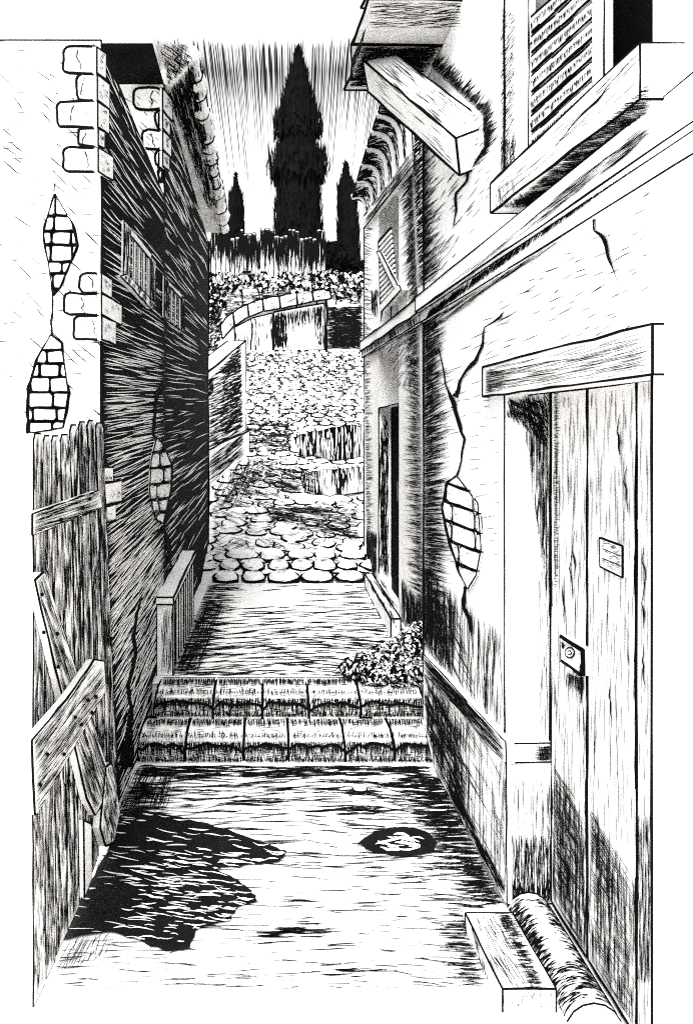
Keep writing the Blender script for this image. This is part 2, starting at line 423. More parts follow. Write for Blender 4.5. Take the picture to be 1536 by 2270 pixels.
# half-buried pebble
m = MB()
c = G0.at(798, 1752); 
for k in range(10):
    a0, a1 = 2 * math.pi * k / 10, 2 * math.pi * (k + 1) / 10
    f = lambda a, s, z: c + V((math.cos(a) * .036 * s, math.sin(a) * .028 * s, z * .8))
    m.face((f(a0, 1, .0), f(a1, 1, .0), f(a1, .7, .03), f(a0, .7, .03)), STONE)
    m.face((f(a0, .7, .03), f(a1, .7, .03), f(0, 0, .036)), STONE); m.line(f(a0, 1, .006), f(a1, 1, .006), 4)
m.hatch(G0, [(765, 1745), (835, 1745), (850, 1764), (760, 1764)], 2, 14, (20, 60), (2, 4), off=.006)
tag(m.build('pebble'), 'small half-buried pebble on the ground before the steps', 'stone')

# ---------------------------------------------------------------- left foreground house
L1 = thing('plaster_house', (-.7, 3.4, 0), 'white-fronted house with pale quoins and shade-black alley wall behind the plank fence', 'house')
m = MB()
m.box(-5, -.7, 3.4, 5.499, -.05, 3.43, [PLASTER, STONE, PLASTER, DARK, PLASTER, PLASTER])  # alley face coloured black to stand for its shade
fr = [(-120, 90), (222, 90), (232, 940), (-120, 950)]
m.hatch(FRONT, fr, 42, 60, (30, 85), (3.6, 5.5), jit=5)
m.hatch(FRONT, fr, 2, 50, (25, 65), (3, 4.6), jit=4)
m.line((-.7, 3.398, 0), (-.7, 3.398, 3.43), 5); m.line((-.7, 3.398, 3.43), (-5, 3.398, 3.43), 4)
lw1 = [(228, 100), (365, 425), (365, 1500), (300, 1690), (268, 1790), (245, 1400), (230, 940)]
def wl_d(x, y):
    d = .25
    if y < 560: d = .22
    if 560 < y < 780: d = .3
    if 780 < y < 1130: d = .8 if x < 400 else .3
    if y >= 1130: d = 1.0
    if x > 330 and y < 560: d *= .6
    if 640 < y < 780: d *= .75
    return d
m.hatch(LEFT, lw1, toVP, 450, (25, 110), (2, 4.6), PLASTER, jit=4, dens=wl_d)
m.hatch(LEFT, [(240, 1180), (365, 1180), (365, 1480), (310, 1680), (280, 1700), (245, 1400)], toVP, 85, (40, 130), (2.2, 4.6), PLASTER, jit=4)
m.build('wall', L1)
def quoin(front, side, parent, fp, shad=False):
    m = MB()
    x0, y0, x1, y1 = front
    if x1 > x0:
        m.plate(rrect(x0, y0, x1, y1, 12, 2), fp, .025, STONE, 7)
        w = x1 - x0; cracklet(m, fp, x0 + w * random.uniform(.35, .7), y0 + 8, (y1 - y0) * .75, .029)
        m.hatch(fp, [(x0 + 6, y0 + 6), (x1 - 4, y0 + 6), (x1 - 4, y1 - 6), (x0 + 6, y1 - 6)], 45, int(w / 14), (12, 45), (1.6, 2.6), off=.029)
    if side:
        sx, sk = side
        a = x1 + 1
        q = [(a, y0 + 2), (sx, y0 + (sx - a) * sk), (sx, y1 + (sx - a) * sk - 3), (a, y1)]
        m.plate(q, LEFT, .02, STONE, 5)
        for _ in range(7):
            xx = random.uniform(a + 5, sx - 4); yy = random.uniform(y0 + 14, y1 - 6)
            m.stroke(LEFT, (xx, yy), (xx + 3, yy + random.uniform(4, 10)), 3, off=.026)
    return m.build('quoin', parent)
for f, s in [((140, 102, 216, 162), (236, .9)), ((171, 164, 217, 222), (244, .9)), ((127, 224, 218, 282), (243, .8)), ((173, 283, 219, 323), (233, .7)), ((141, 326, 219, 380), (252, .7)),
             ((177, 604, 226, 648), (249, .75)), ((142, 650, 226, 697), (271, .6)), ((163, 699, 227, 753), (258, .5)),
             ((229, 1034, 229, 1068), (252, .1)), ((230, 1070, 230, 1120), (271, -.15)), ((231, 1122, 231, 1160), (258, -.2))]:
    quoin(f, s, L1, FRONT)
bricks([(122, 430), (140, 475), (162, 492), (174, 545), (150, 600), (132, 640), (118, 655), (112, 600), (95, 520), (104, 480)], FRONT, [428, 478, 512, 543, 580, 606, 640, 668], 0, 44, L1, 3)
bricks([(113, 742), (138, 760), (144, 830), (155, 870), (142, 948), (60, 960), (62, 860), (84, 790)], FRONT, [740, 776, 806, 836, 870, 904, 934, 965], 0, 50, L1, 5)
cracks(L1, FRONT, [([(123, 390), (120, 425)], [1, 3]), ([(117, 655), (114, 745)], [4, 5])])
bricks([(348, 970), (362, 985), (382, 1030), (380, 1085), (362, 1160), (344, 1150), (331, 1090), (335, 1020)], LEFT, [972, 1004, 1039, 1074, 1109, 1139, 1175], -.12, 36, L1, 8)
cracks(L1, LEFT, [
([(362, 858), (350, 870), (346, 900), (341, 960), (347, 975)], [14, 9, 6, 7, 8]),
([(360, 1165), (372, 1200), (376, 1225), (381, 1270)], [6, 12, 8, 2]),
([(313, 1325), (306, 1360), (298, 1410), (302, 1450), (284, 1520), (292, 1570), (286, 1640), (280, 1700)], [3, 5, 8, 7, 10, 9, 18, 30])], .007)
def lwindow(q, sillpx, nb, parent):       # q: tl, tr, br, bl
    w = MB(); tl, tr, br, bl = q
    def mix(u, v):
        a = (tl[0] + (tr[0] - tl[0]) * u, tl[1] + (tr[1] - tl[1]) * u); b = (bl[0] + (br[0] - bl[0]) * u, bl[1] + (br[1] - bl[1]) * u)
        return (a[0] + (b[0] - a[0]) * v, a[1] + (b[1] - a[1]) * v)
    Q = lambda u0, u1, v0, v1: [mix(u0, v0), mix(u1, v0), mix(u1, v1), mix(u0, v1)]
    w.plate(q, LEFT, .004, INK, 0); win = w.build('window', parent)
    f = MB()
    for a in ((0, .2, -.08, 1), (.86, 1.0, 0, 1)): f.plate(Q(*a), LEFT, .014, WOOD, 3.5, .004); f.hatch(LEFT, Q(*a), 90, 16, (30, 90), (1.8, 3), off=.02, jit=2)
    f.plate(Q(.2, .86, -.06, .08), LEFT, .012, WOOD, 3.5, .004)
    f.build('frame', win)
    for i in range(nb):
        u = .26 + .58 * (i + .5) / nb; b = MB(); b.plate(Q(u - .03, u + .03, .1, 1), LEFT, .008, WOOD, 2, .004); b.build('bar', win)
    if sillpx:
        b = MB(); b.plate(sillpx, LEFT, .03, STONE, 4, .002)
        b.hatch(LEFT, sillpx, 100, 20, (10, 22), (2, 4), off=.035, jit=6); b.build('sill', win)
lwindow([(277, 497), (346, 580), (346, 682), (275, 610)], [(270, 612), (282, 608), (344, 672), (338, 685)], 4, L1)

# ---------------------------------------------------------------- left taller house behind it
L2 = thing('tall_house', (-.7, 5.5, 0), 'taller house with shade-black wall and stone eaves behind the white-fronted house', 'house')
m = MB()
m.box(-5, -.7, 5.5, 9.7, -.05, 4.19, [PLASTER, STONE, PLASTER, DARK, PLASTER, PLASTER])  # black alley face again carries painted shade
lw2 = [(366, 210), (461, 480), (462, 1290), (435, 1340), (366, 1490)]
m.hatch(LEFT, lw2, toVP, 190, (18, 70), (1.8, 3.8), PLASTER, jit=5, dens=lambda x, y: (1 if x < 425 else .25) * (.8 if 700 < y < 1150 or y < 520 else .5))
m.hatch(FRONT2, [(262, 195), (362, 195), (362, 400)], 42, 14, (15, 50), (1.5, 2.5))
m.line((-.7, 5.498, 3.43), (-.7, 5.498, 4.19), 4.5); m.line((-.7, 9.7, .3), (-.7, 9.7, 4.19), 5)
m.build('wall', L2)
for f, s in [((296, 194, 361, 243), (383, 1.4)), ((344, 245, 361, 284), (377, 1.4)), ((316, 288, 361, 331), (380, 1.2)), ((344, 333, 361, 368), (376, 1)), ((350, 371, 362, 402), None)]:
    quoin(f, s, L2, FRONT2)
lwindow([(366, 618), (410, 664), (410, 738), (365, 702)], None, 3, L2)
rf = MB()
rf.box(-4.6, -.70, 4.93, 5.495, 4.192, 4.27, [DARK, STONE, STONE, STONE, STONE, STONE])  # underside coloured black as shade under the eave
rf.box(-4.6, -.70, 5.495, 9.4, 4.192, 4.27, STONE)
rf.box(-.70, -.50, 5.3, 9.3, 4.192, 4.27, STONE)
rf.hexa([V(p) for p in ((-4.6, 4.93, 4.27), (-.5, 5.1, 4.27), (-.5, 9.3, 4.27), (-4.6, 9.4, 4.27), (-4.6, 5.6, 4.6), (-.55, 5.9, 4.33), (-.55, 9.3, 4.33), (-4.6, 9.4, 4.6))], STONE, 0)
SOF = Plane((0, 0, 4.19), (0, 0, -1))
rf.hatch(SOF, [(372, 205), (430, 135), (486, 465), (463, 465)], 76, 210, (30, 110), (1.8, 3.4), jit=4)
rf.hatch(SOF, [(372, 205), (425, 140), (440, 220), (385, 240)], 76, 60, (20, 60), (2, 4), jit=6)
rf.hatch(SOF, [(352, 98), (415, 98), (432, 132), (374, 192)], 40, 60, (15, 50), (2, 3.4), jit=9)
rf.hatch(SOF, [(352, 98), (415, 98), (432, 132), (374, 192)], 100, 30, (15, 40), (2, 3), jit=9)
y = 5.15
while y < 9.2:                                       # rounded stone tiles along the eave edge
    L = random.uniform(.22, .5); r = random.uniform(.05, .075)
    a = V((-.49, y, 4.24)); b = V((-.49, y + L - .03, 4.24))
    rf.rod(a, b, r, STONE, r * random.uniform(.85, 1.1), 8, 3)
    for q in range(9):
        th0, th1 = [math.pi * 2 * (q + j) / 9 for j in (0, 1)]
        rf.line(b + V((math.cos(th0) * r * 1.04, .012, math.sin(th0) * r * 1.04)), b + V((math.cos(th1) * r * 1.04, .012, math.sin(th1) * r * 1.04)), 4)
    rf.line(a + V((r * .9, 0, .045)), b + V((r * .9, 0, .045)), 4); rf.line(a + V((-r * .3, 0, -r)), b + V((-r * .3, 0, -r)), 3)
    for _ in range(4):
        t = random.uniform(.1, .7); th = random.uniform(-1.4, .4); o = V((math.cos(th) * r * 1.03, 0, math.sin(th) * r * 1.03))
        rf.line(a.lerp(b, t) + o, a.lerp(b, t + .2) + o, 2.2)
    y += L
rf.build('roof', L2)

# ---------------------------------------------------------------- plank fence on the left
FE = thing('plank_fence', (-.7, 3, 0), 'weathered plank fence with two nailed rails on the left', 'fence')
def edge_top(x): return 960 if x < 154 else 936
def base_y(x): return 2240 - (x - 75) * (2240 - 1800) / 190.0
def shear(x, y): return x + max(0, (y - 940)) / 860 * 34 * max(0, (x - 75) / 155)
xs = [75, 96, 114, 134, 155, 174, 193, 211, 229]
for x0, x1 in zip(xs, xs[1:]):
    m = MB()
    t0 = edge_top((x0 + x1) / 2) + random.uniform(-4, 6)
    def pt(x, f): 
        yb = base_y(shear(x, 1900)) - (22 if x0 > 180 else random.uniform(0, 8)); y = t0 + (yb - t0) * f; return (shear(x, y), y)
    q = [pt(x0 + 2.5, .012), pt(x0 + 6, 0), pt(x1 - 4, 0), pt(x1 - .5, .012), pt(x1 - .5, .5), pt(x1 - .5, 1), pt(x0 + 1.5, 1), pt(x0 + 1.5, .5)]
    m.plate(q, LEFT, .022, WOOD, 5, random.uniform(0, .004), .05)
    m.hatch(LEFT, q, lambda x, y: 90 - max(0, (x - 75) / 155) * 2.2, 84, (25, 130), (2, 4.4), off=.028, jit=1.2, bend=.03)
    for _ in range(2):
        kx, ky = random.uniform(x0 + 6, x1 - 6), random.uniform(1150, 1750); kx = shear(kx, ky)
        m.poly_line(LEFT, [(kx, ky - 26), (kx - 4, ky - 8), (kx, ky + 10), (kx + 1, ky + 30)], [1, 3, 3, 1], off=.029)
    m.build('board', FE)
def rail(name, q, ang, n, nails, o=0):
    m = MB(); m.plate(q, LEFT, .03, WOOD, 6, .028 + o, .05)
    m.hatch(LEFT, q, ang, n, (25, 110), (2, 4), off=.062 + o, jit=2)
    for x, y in nails:
        m.face([LEFT.at(x + 4.5 * math.cos(k * .9), y + 5 * math.sin(k * .9), .064 + o) for k in range(7)], INK)
    return m.build(name, FE)
rail('brace', [(82, 1285), (100, 1268), (250, 1735), (214, 1806), (196, 1770)], 72, 110, [(94, 1318), (98, 1402), (128, 1405), (130, 1478)])
rail('rail', [(76, 1140), (222, 1088), (228, 1124), (76, 1186)], -17, 46, [(137, 1152), (185, 1126), (200, 1106)])
rail('rail', [(75, 1642), (150, 1552), (212, 1462), (232, 1466), (236, 1530), (160, 1668), (82, 1806)], -54, 90, [(106, 1672), (143, 1672), (91, 1740), (168, 1590), (196, 1552), (182, 1606), (205, 1580), (214, 1545)], .034)
m = MB()
q = [(188, 1818), (204, 1826), (205, 1950), (190, 1990)]
m.plate(q, LEFT, .02, PLASTER, 5, .028); m.build('patch_board', FE)
m = MB()
q = [(238, 1700), (250, 1690), (268, 1800), (255, 1868), (238, 1876), (226, 1835)]
m.plate(q, LEFT, .035, WOOD, 5, .03); m.hatch(LEFT, q, 80, 26, (20, 70), (2, 4), off=.068); m.build('post', FE)

# ---------------------------------------------------------------- slatted box against the left wall
BX = thing('slatted_box', (-.66, 5.1, .24), 'low slatted wooden box against the shade-black wall above the steps', 'box')
m = MB()
zt, zt2 = .735, .80
lid = [V((-.70, 5.06, .70)), V((-.585, 5.06, .70)), V((-.585, 6.65, .79)), V((-.70, 6.65, .79))]
m.hexa(lid + [p + V((0, 0, .045)) for p in lid], WOOD, 4.5)
m.build('lid', BX)
m = MB(); m.box(-.695, -.59, 5.07, 5.14, .24, .70, WOOD, 4.5)
EP = Plane((0, 5.07, 0), (0, -1, 0)); m.hatch(EP, [(359, 1345), (386, 1345), (386, 1495), (359, 1495)], 90, 20, (40, 130), (1.8, 3), jit=1, off=.004)
m.build('post', BX)
m = MB(); m.box(-.695, -.625, 5.15, 6.62, .24, .70, DARK); m.build('shade_backing', BX)
for i in range(9):
    y0 = 5.18 + i * .162; m = MB(); dz = (y0 - 5.06) * .055
    m.box(-.622, -.60, y0, y0 + .11, .24, .70 + dz, WOOD, 3); m.build('slat', BX)

# ---------------------------------------------------------------- two stone steps
def step(xs, yb, ye, yt, d0, d1, z0, z1, label):
    T = thing('stone_step', ((-.7 + .9) / 2, d0, z0), label, 'step', 'stone steps across the alley')
    FP = Plane((0, d0, 0), (0, -1, 0)); TP = Plane((0, 0, z1), (0, 0, 1))
    for xa, xb in zip(xs, xs[1:]):
        Xa, Xb = (xa - CX) * d0 / F, (xb - CX) * d0 / F; m = MB(); n = 8; gap = .003
        ed = [(Xa + gap + (Xb - Xa - 2 * gap) * k / n) for k in range(n + 1)]
        wz = [z1 + random.uniform(-.016, .012) - (.034 if k in (0, n) else .008 if k in (1, n - 1) else 0) for k in range(n + 1)]
        wy = [d0 + random.uniform(-.015, .012) + (.012 if k in (0, n) else 0) for k in range(n + 1)]
        rows = [[V((x, y + .01, z0 - .03)) for x, y in zip(ed, wy)], [V((x, y - .005, (z0 + z1) / 2)) for x, y in zip(ed, wy)],
                [V((x, y + .002, z - .025)) for x, y, z in zip(ed, wy, wz)], [V((x, y + .03, z)) for x, y, z in zip(ed, wy, wz)],
                [V((x, (d0 + d1) / 2, z1 + random.uniform(-.004, .01))) for x in ed], [V((x, d1, z1 - .006)) for x in ed]]
        for a, b in zip(rows, rows[1:]):
            for k in range(n): m.face((a[k], a[k + 1], b[k + 1], b[k]), STONE)
        m.face([r[0] for r in rows], STONE); m.face([r[-1] for r in rows], STONE)
        for r_, lw in ((2, 6), (0, 10)):
            for k in range(n): m.line(rows[r_][k] + V((0, -.006, 0)), rows[r_][k + 1] + V((0, -.006, 0)), lw)
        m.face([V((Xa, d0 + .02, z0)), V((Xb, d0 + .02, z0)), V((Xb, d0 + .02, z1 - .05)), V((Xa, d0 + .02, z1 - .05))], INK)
        for k in range(n): m.line(rows[5][k] + V((0, 0, .006)), rows[5][k + 1] + V((0, 0, .006)), 6)
        for e in (0, -1):
            for a, b in zip(rows[:5], rows[1:]): m.line(a[e] + V((0, -.004, .004)), b[e] + V((0, -.004, .004)), 5)
        sc = d0 / d1; xa2, xb2 = CX + (xa - CX) * sc, CX + (xb - CX) * sc
        m.fringe(FP, [(xa + 4, ye + 3), (xb - 4, ye + 3)], 90, int((xb - xa) / 1.5), (10, 40), (2.4, 4.4), jit=6, side=1, off=.02)
        m.fringe(FP, [(xa + 4, yb), (xb - 4, yb)], -90, int((xb - xa) / 2), (6, 20), (2.6, 5), jit=10, side=1, off=.02)
        m.hatch(FP, [(xa + 4, ye + 6), (xb - 4, ye + 6), (xb - 4, yb - 3), (xa + 4, yb - 3)], 2, int((xb - xa) / 3.2), (10, 34), (2, 3.4), off=.02)
        m.fringe(TP, [(xa + 3, ye - 4), (xb - 3, ye - 4)], -85, int((xb - xa) / 3.6), (6, 18), (2.4, 4), jit=14, side=1, off=.016)
        m.fringe(TP, [(xa2 + 4, yt + 3), (xb2 - 4, yt + 3)], 92, int((xb - xa) / 2), (6, 18), (2.4, 4.2), jit=10, side=1, off=.016)
        m.hatch(TP, [(xa2 + 8, yt + 10), (xb2 - 8, yt + 10), (xb - 8, ye - 6), (xa + 8, ye - 6)], -3, int((xb - xa) / 9), (12, 34), (1.6, 3), off=.016)
        m.build('stone_block', T)
step([303, 410, 540, 640, 765, 875, 968], 1690, 1640, 1590, 4.30, 4.66, 0, .12, 'lower of the two rough stone steps, nearest the black patches')
step([340, 472, 582, 685, 800, 943], 1590, 1543, 1500, 4.64, 5.03, .12, .24, 'upper of the two rough stone steps, below the landing')

# ---------------------------------------------------------------- right foreground house
A = thing('timbered_house', (.9, 3, 0), 'white plastered house with plank door and timber window sill on the right', 'house')
m = MB()
X1 = 3.0
m.box(.89, X1, -1.5, 1.84, -.05, 3.72, PLASTER)
m.box(.89, X1, 2.98, 4.5, -.05, 3.72, PLASTER)
m.box(.89, X1, 1.84, 2.98, 1.90, 2.58, PLASTER, skip=(4, 2))
m.box(.89, X1, 1.84, 2.98, 3.5, 3.72, PLASTER, skip=(4, 2))
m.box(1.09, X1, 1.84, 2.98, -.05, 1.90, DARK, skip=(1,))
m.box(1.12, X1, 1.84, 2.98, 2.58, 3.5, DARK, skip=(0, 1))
m.line((.888, 4.5, .5), (.888, 4.5, 3.7), 7); m.line((.888, 2.98, .5), (.888, 2.98, 1.9), 4); m.line((1.057, 2.977, 0), (1.057, 2.977, 1.9), 5)
m.line((.888, 1.84, 0), (.888, 1.84, 1.9), 6); m.line((.888, 2.98, 2.6), (.888, 2.98, 3.6), 5)
slant = lambda x, y: -28 - 20 * max(0, min(1, (900 - y) / 500)) + 28 * max(0, min(1, (y - 900) / 250)) + 30 * max(0, min(1, (y - 1150) / 250))
m.fringe(RIGHT, [(938, 1400), (934, 720)], slant, 430, (20, 66), (2.4, 4.6), jit=6, side=1)  # slanted strokes draw shade into the dark wall corner
m.fringe(RIGHT, [(926, 640), (908, 240)], slant, 270, (20, 74), (2.4, 4.4), jit=6, side=1)
m.fringe(RIGHT, [(945, 660), (1000, 618)], -38, 40, (20, 60), (2, 3.2), jit=5, side=1)
m.hatch(RIGHT, [(935, 1250), (1115, 1400), (1115, 1635), (940, 1450)], 90, 105, (60, 200), (1.8, 3.4), jit=1.5, dens=lambda x, y: .4 + .6 * (x < 1010))  # upright strokes continue the drawn shade low in the corner
m.hatch(RIGHT, [(940, 1300), (1010, 1330), (1060, 1560), (940, 1440)], 62, 42, (50, 160), (1.8, 3), jit=3)
m.hatch(RIGHT, [(940, 1330), (985, 1330), (1000, 1500), (940, 1440)], 90, 20, (60, 160), (2.2, 4), jit=2)
m.hatch(RIGHT, [(950, 240), (1090, 240), (1085, 470), (950, 640)], -48, 60, (15, 44), (2.4, 4.2), jit=6)
m.hatch(RIGHT, [(960, 780), (1440, 420), (1440, 720), (1070, 800), (960, 1000)], -26, 60, (16, 54), (2.4, 4.2), jit=5)
m.hatch(RIGHT, [(975, 820), (1110, 850), (1110, 1250), (975, 1250)], -4, 34, (14, 44), (1.4, 2.2), jit=8)
m.hatch(RIGHT, [(950, 705), (1440, 355), (1440, 385), (955, 735)], -36, 70, (60, 190), (1.8, 3.4), jit=1.5)
m.fringe(RIGHT, [(930, 125), (1068, 255), (1072, 330), (1045, 372)], -50, 210, (15, 46), (2.2, 4.5), jit=9, side=1)
# the reveal beside the door
m.hatch(JAMB, [(1122, 880), (1216, 870), (1216, 1000), (1165, 955), (1122, 925)], 74, 100, (25, 80), (2.2, 4), jit=8)  # cross strokes draw the shade below the lintel
m.hatch(JAMB, [(1122, 885), (1213, 885), (1213, 960), (1125, 920)], 28, 40, (25, 70), (2.2, 4), jit=5)
m.hatch(JAMB, [(1160, 930), (1218, 930), (1218, 1380), (1206, 1300)], 90, 62, (50, 190), (1.8, 3.4), jit=1)
m.hatch(JAMB, [(1190, 1250), (1219, 1250), (1219, 1640), (1195, 1640)], 90, 18, (50, 150), (1.5, 2.4), jit=1)
m.build('wall', A)
m = MB()
q = [(1121, 2003), (1119, 1690), (938, 1488), (938, 1600), (962, 1702)]
m.plate(q, RIGHT, .022, PLASTER, 4, 0, .03)
m.hatch(RIGHT, q, 90, 85, (40, 150), (1.8, 3.4), jit=1.5, off=.026, dens=lambda x, y: 1 if x < 1040 else .35)
m.hatch(RIGHT, q, 60, 55, (40, 150), (1.7, 3), jit=3, off=.026, dens=lambda x, y: 1 if (x < 1060 and y > 1400 + (x - 938) * .9) else .25)
m.hatch(RIGHT, [(940, 1500), (985, 1550), (1030, 1700), (1040, 1850), (965, 1700), (940, 1600)], 66, 90, (40, 130), (2.2, 4.2), jit=6, off=.026)  # denser strokes draw the plinth's shade
m.hatch(RIGHT, [(1000, 1740), (1118, 1960), (1118, 1997), (985, 1740)], 61, 70, (30, 90), (2, 4), jit=4, off=.026)
jq = [(1121, 2003), (1119, 1690), (1224, 1690), (1226, 2003)]
m.plate(jq, JAMB, .02, PLASTER, 4, 0, .03)
m.hatch(JAMB, [(1124, 1850), (1221, 1850), (1223, 1998), (1124, 1998)], 90, 85, (40, 130), (1.8, 3.4), jit=2, off=.025)
m.hatch(JAMB, [(1140, 1720), (1222, 1720), (1222, 1998), (1140, 1998)], 90, 40, (60, 180), (1.6, 2.8), jit=1.5, off=.025)
m.fringe(JAMB, [(1124, 2000), (1223, 2000)], -88, 60, (15, 60), (2.5, 4.5), jit=6, side=1, off=.025)
m.build('plinth', A)
m = MB()
q = [(1119, 1692), (1117, 1645), (938, 1452), (938, 1490)]
m.plate(q, RIGHT, .035, PLASTER, 4, .0, .1); m.hatch(RIGHT, q, 47, 90, (50, 150), (1.8, 3.4), jit=2, off=.039)
q = [(1118, 1692), (1118, 1650), (1222, 1648), (1224, 1690)]
m.plate(q, JAMB, .033, PLASTER, 4, .0, .1); m.fringe(JAMB, [(1221, 1655), (1221, 1685)], 180, 30, (10, 50), (2, 3.2), jit=3, side=1, off=.038)
m.hatch(JAMB, [(1195, 1652), (1220, 1652), (1220, 1688), (1195, 1688)], 90, 18, (15, 34), (2, 3), jit=4, off=.038)
m.build('plinth_cap', A)
# cornice
m = MB()
def crow(x, d0, d1, za0, za1, zb0, zb1, xw=.90):
    return [V((x, d0, za0)), V((xw, d0, za0)), V((xw, d1, za1)), V((x, d1, za1)), V((x, d0, zb0)), V((xw, d0, zb0)), V((xw, d1, zb1)), V((x, d1, zb1))]
m.hexa(crow(.845, .9, 4.52, 2.315, 2.462, 2.42, 2.545), PLASTER, 4.5)
c = crow(.868, .9, 4.51, 2.27, 2.40, 2.313, 2.46); m.hexa(c, STONE, 4)
CP = Plane((.868, 0, 0), (-1, 0, 0))
for k in range(380):
    t = random.random() ** 1.3; x = 942 + 500 * t; yy = 705 - t * 362
    m.stroke(CP, (x, yy + 6), (x + random.uniform(8, 14), yy - random.uniform(14, 20) - 12 * t), random.uniform(2, 3.4), off=.003)
CP2 = Plane((.845, 0, 0), (-1, 0, 0))
m.hatch(CP2, [(950, 668), (1440, 265), (1440, 300), (950, 685)], -38, 60, (40, 140), (1.4, 2.4), jit=1.5)
m.build('cornice', A)
# door of three wide planks
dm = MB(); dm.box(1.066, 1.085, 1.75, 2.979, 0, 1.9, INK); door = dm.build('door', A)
dl = [(1222, 1300, 860, 850), (1303, 1408, 848, 836), (1412, 1560, 836, 815)]
for x0, x1, y0, y1 in dl:
    m = MB()
    yb = lambda x: 990 + 1.68 * F * 0 + 1.69 * (x - CX) / 1.06
    q = [(x0, y0), ((x0 + x1) / 2, (y0 + y1) / 2), (x1, y1), (x1 + random.uniform(-1, 1), 1400), (x1, yb(x1)), (x0, yb(x0)), (x0 + random.uniform(-1, 1), 1300)]
    m.plate(q, DOORP, .016, WOOD, 7.5, -.008, .03)
    xm = min(x1, 1440)
    qq = [(x0 + 3, y0 + 20), (xm - 3, y1 + 20), (xm - 3, yb(xm)), (x0 + 3, yb(x0))]
    m.hatch(DOORP, qq, 90, int(95 * (xm - x0) / 90), (40, 170), (1.4, 2.8), jit=1, off=.011)
    if x0 < 1400:
        low = [(x0 + 2, 1690 + (x0 - 1222) * 1.2), (xm - 2, 1760 + (xm - 1300) * 1.2 + 60), (xm - 2, yb(xm) - 5), (x0 + 2, yb(x0) - 5)]
        m.hatch(DOORP, low, 90, 72, (60, 190), (2, 3.4), jit=1, off=.011)
        m.hatch(DOORP, low, 58, 46, (60, 170), (1.6, 2.8), jit=2, off=.012)
        m.hatch(DOORP, [(x0 + 2, low[0][1]), (x0 + 60, low[0][1] + 90), (x0 + 70, 1990), (x0 + 2, 1990)], 60, 34, (40, 120), (2, 3.4), jit=4, off=.012)
    else:
        m.hatch(DOORP, [(1413, 1800), (1442, 1800), (1442, 2185), (1413, 2185)], 90, 40, (60, 160), (2, 3.4), jit=1, off=.011)
    if x0 == 1222: m.fringe(DOORP, [(1226, 865), (1226, 1300)], 5, 130, (5, 16), (1.8, 3), side=1, off=.011)
    for _ in range(3):
        kx, ky = random.uniform(x0 + 15, xm - 15), random.uniform(950, 1600)
        m.poly_line(DOORP, [(kx, ky - 60), (kx - 4, ky - 20), (kx, ky), (kx + 2, ky + 50)], [1, 2.5, 4, 1], off=.012)
    m.build('plank', door)
m = MB()
q = [(1238, 1412), (1281, 1450), (1290, 1500), (1240, 1465)]
q = [(1238, 1408), (1290, 1440), (1291, 1498), (1240, 1462)]
m.plate(q, DOORP, .035, WOOD, 5, .008, .1); m.hatch(DOORP, [(1240, 1412), (1288, 1442), (1288, 1456), (1240, 1426)], 40, 16, (6, 16), (2, 3), off=.046)
m.poly_line(DOORP, [(1288, 1440), (1289, 1498)], [7, 8], off=.046); m.poly_line(DOORP, [(1240, 1411), (1286, 1441)], [4, 7], off=.046); m.poly_line(DOORP, [(1240, 1464), (1290, 1499)], [4, 7], off=.046)  # ink strokes shade the edges of the plate
lk = m.build('lock_plate', door)
m = MB()
ring = [(1261 + 10 * math.cos(k * .63), 1447 + 12 * math.sin(k * .63)) for k in range(10)]
m.plate(ring, DOORP, .014, STONE, 4, .043); m.plate([(1261 + 4 * math.cos(k), 1447 + 5 * math.sin(k)) for k in range(6)], DOORP, .008, STONE, 3, .057); m.build('knob', lk)
m = MB(); m.poly_line(DOORP, [(1246, 1428), (1247, 1438)], [7, 4], off=.046, wob=.3); m.build('keyhole', lk)
m = MB()
m.fringe(DOORP, [(1255, 1490), (1292, 1505)], 90, 26, (8, 40), (2, 4.5), jit=4, side=1, off=.012); m.poly_line(DOORP, [(1287, 1500), (1286, 1560)], [7, 2], off=.013); m.build('dark_streaks', door)  # dark upright strokes below the lock plate
m = MB()
q = [(1327, 1192), (1377, 1210), (1377, 1280), (1328, 1256)]
m.plate(q, DOORP, .018, WOOD, 6, .008, .1)
for t in (.33, .66): m.stroke(DOORP, (1334, 1194 + 66 * t), (1376, 1210 + 68 * t), 4, off=.028, taper=.9)
m.hatch(DOORP, [(1332, 1198), (1375, 1214), (1375, 1272), (1332, 1250)], 18, 30, (8, 24), (1.4, 2.2), off=.028); m.build('peephole_cover', door)
# door lintel
m = MB()
def beam(x0, x1, d0, d1, zf0, zf1, zn0, zn1):    # far end d0 (bottom, top), near end d1
    return [V((x0, d1, zn0)), V((x1, d1, zn0)), V((x1, d0, zf0)), V((x0, d0, zf0)), V((x0, d1, zn1)), V((x1, d1, zn1)), V((x1, d0, zf1)), V((x0, d0, zf1))]
m.hexa(beam(.865, .98, 3.19, 1.79, 1.900, 2.018, 1.862, 1.975), WOOD, 7)
LP = Plane((.865, 0, 0), (-1, 0, 0)); q = [(1074, 820), (1440, 728), (1440, 822), (1074, 872)]
m.hatch(LP, q, lambda x, y: -14 + 4 * (y - 780) / 60, 75, (40, 150), (1.6, 3), jit=1.5)
m.fringe(LP, [(1074, 822), (1074, 872)], -10, 30, (15, 50), (1.6, 2.6), jit=3, side=1)
m.build('lintel', A)
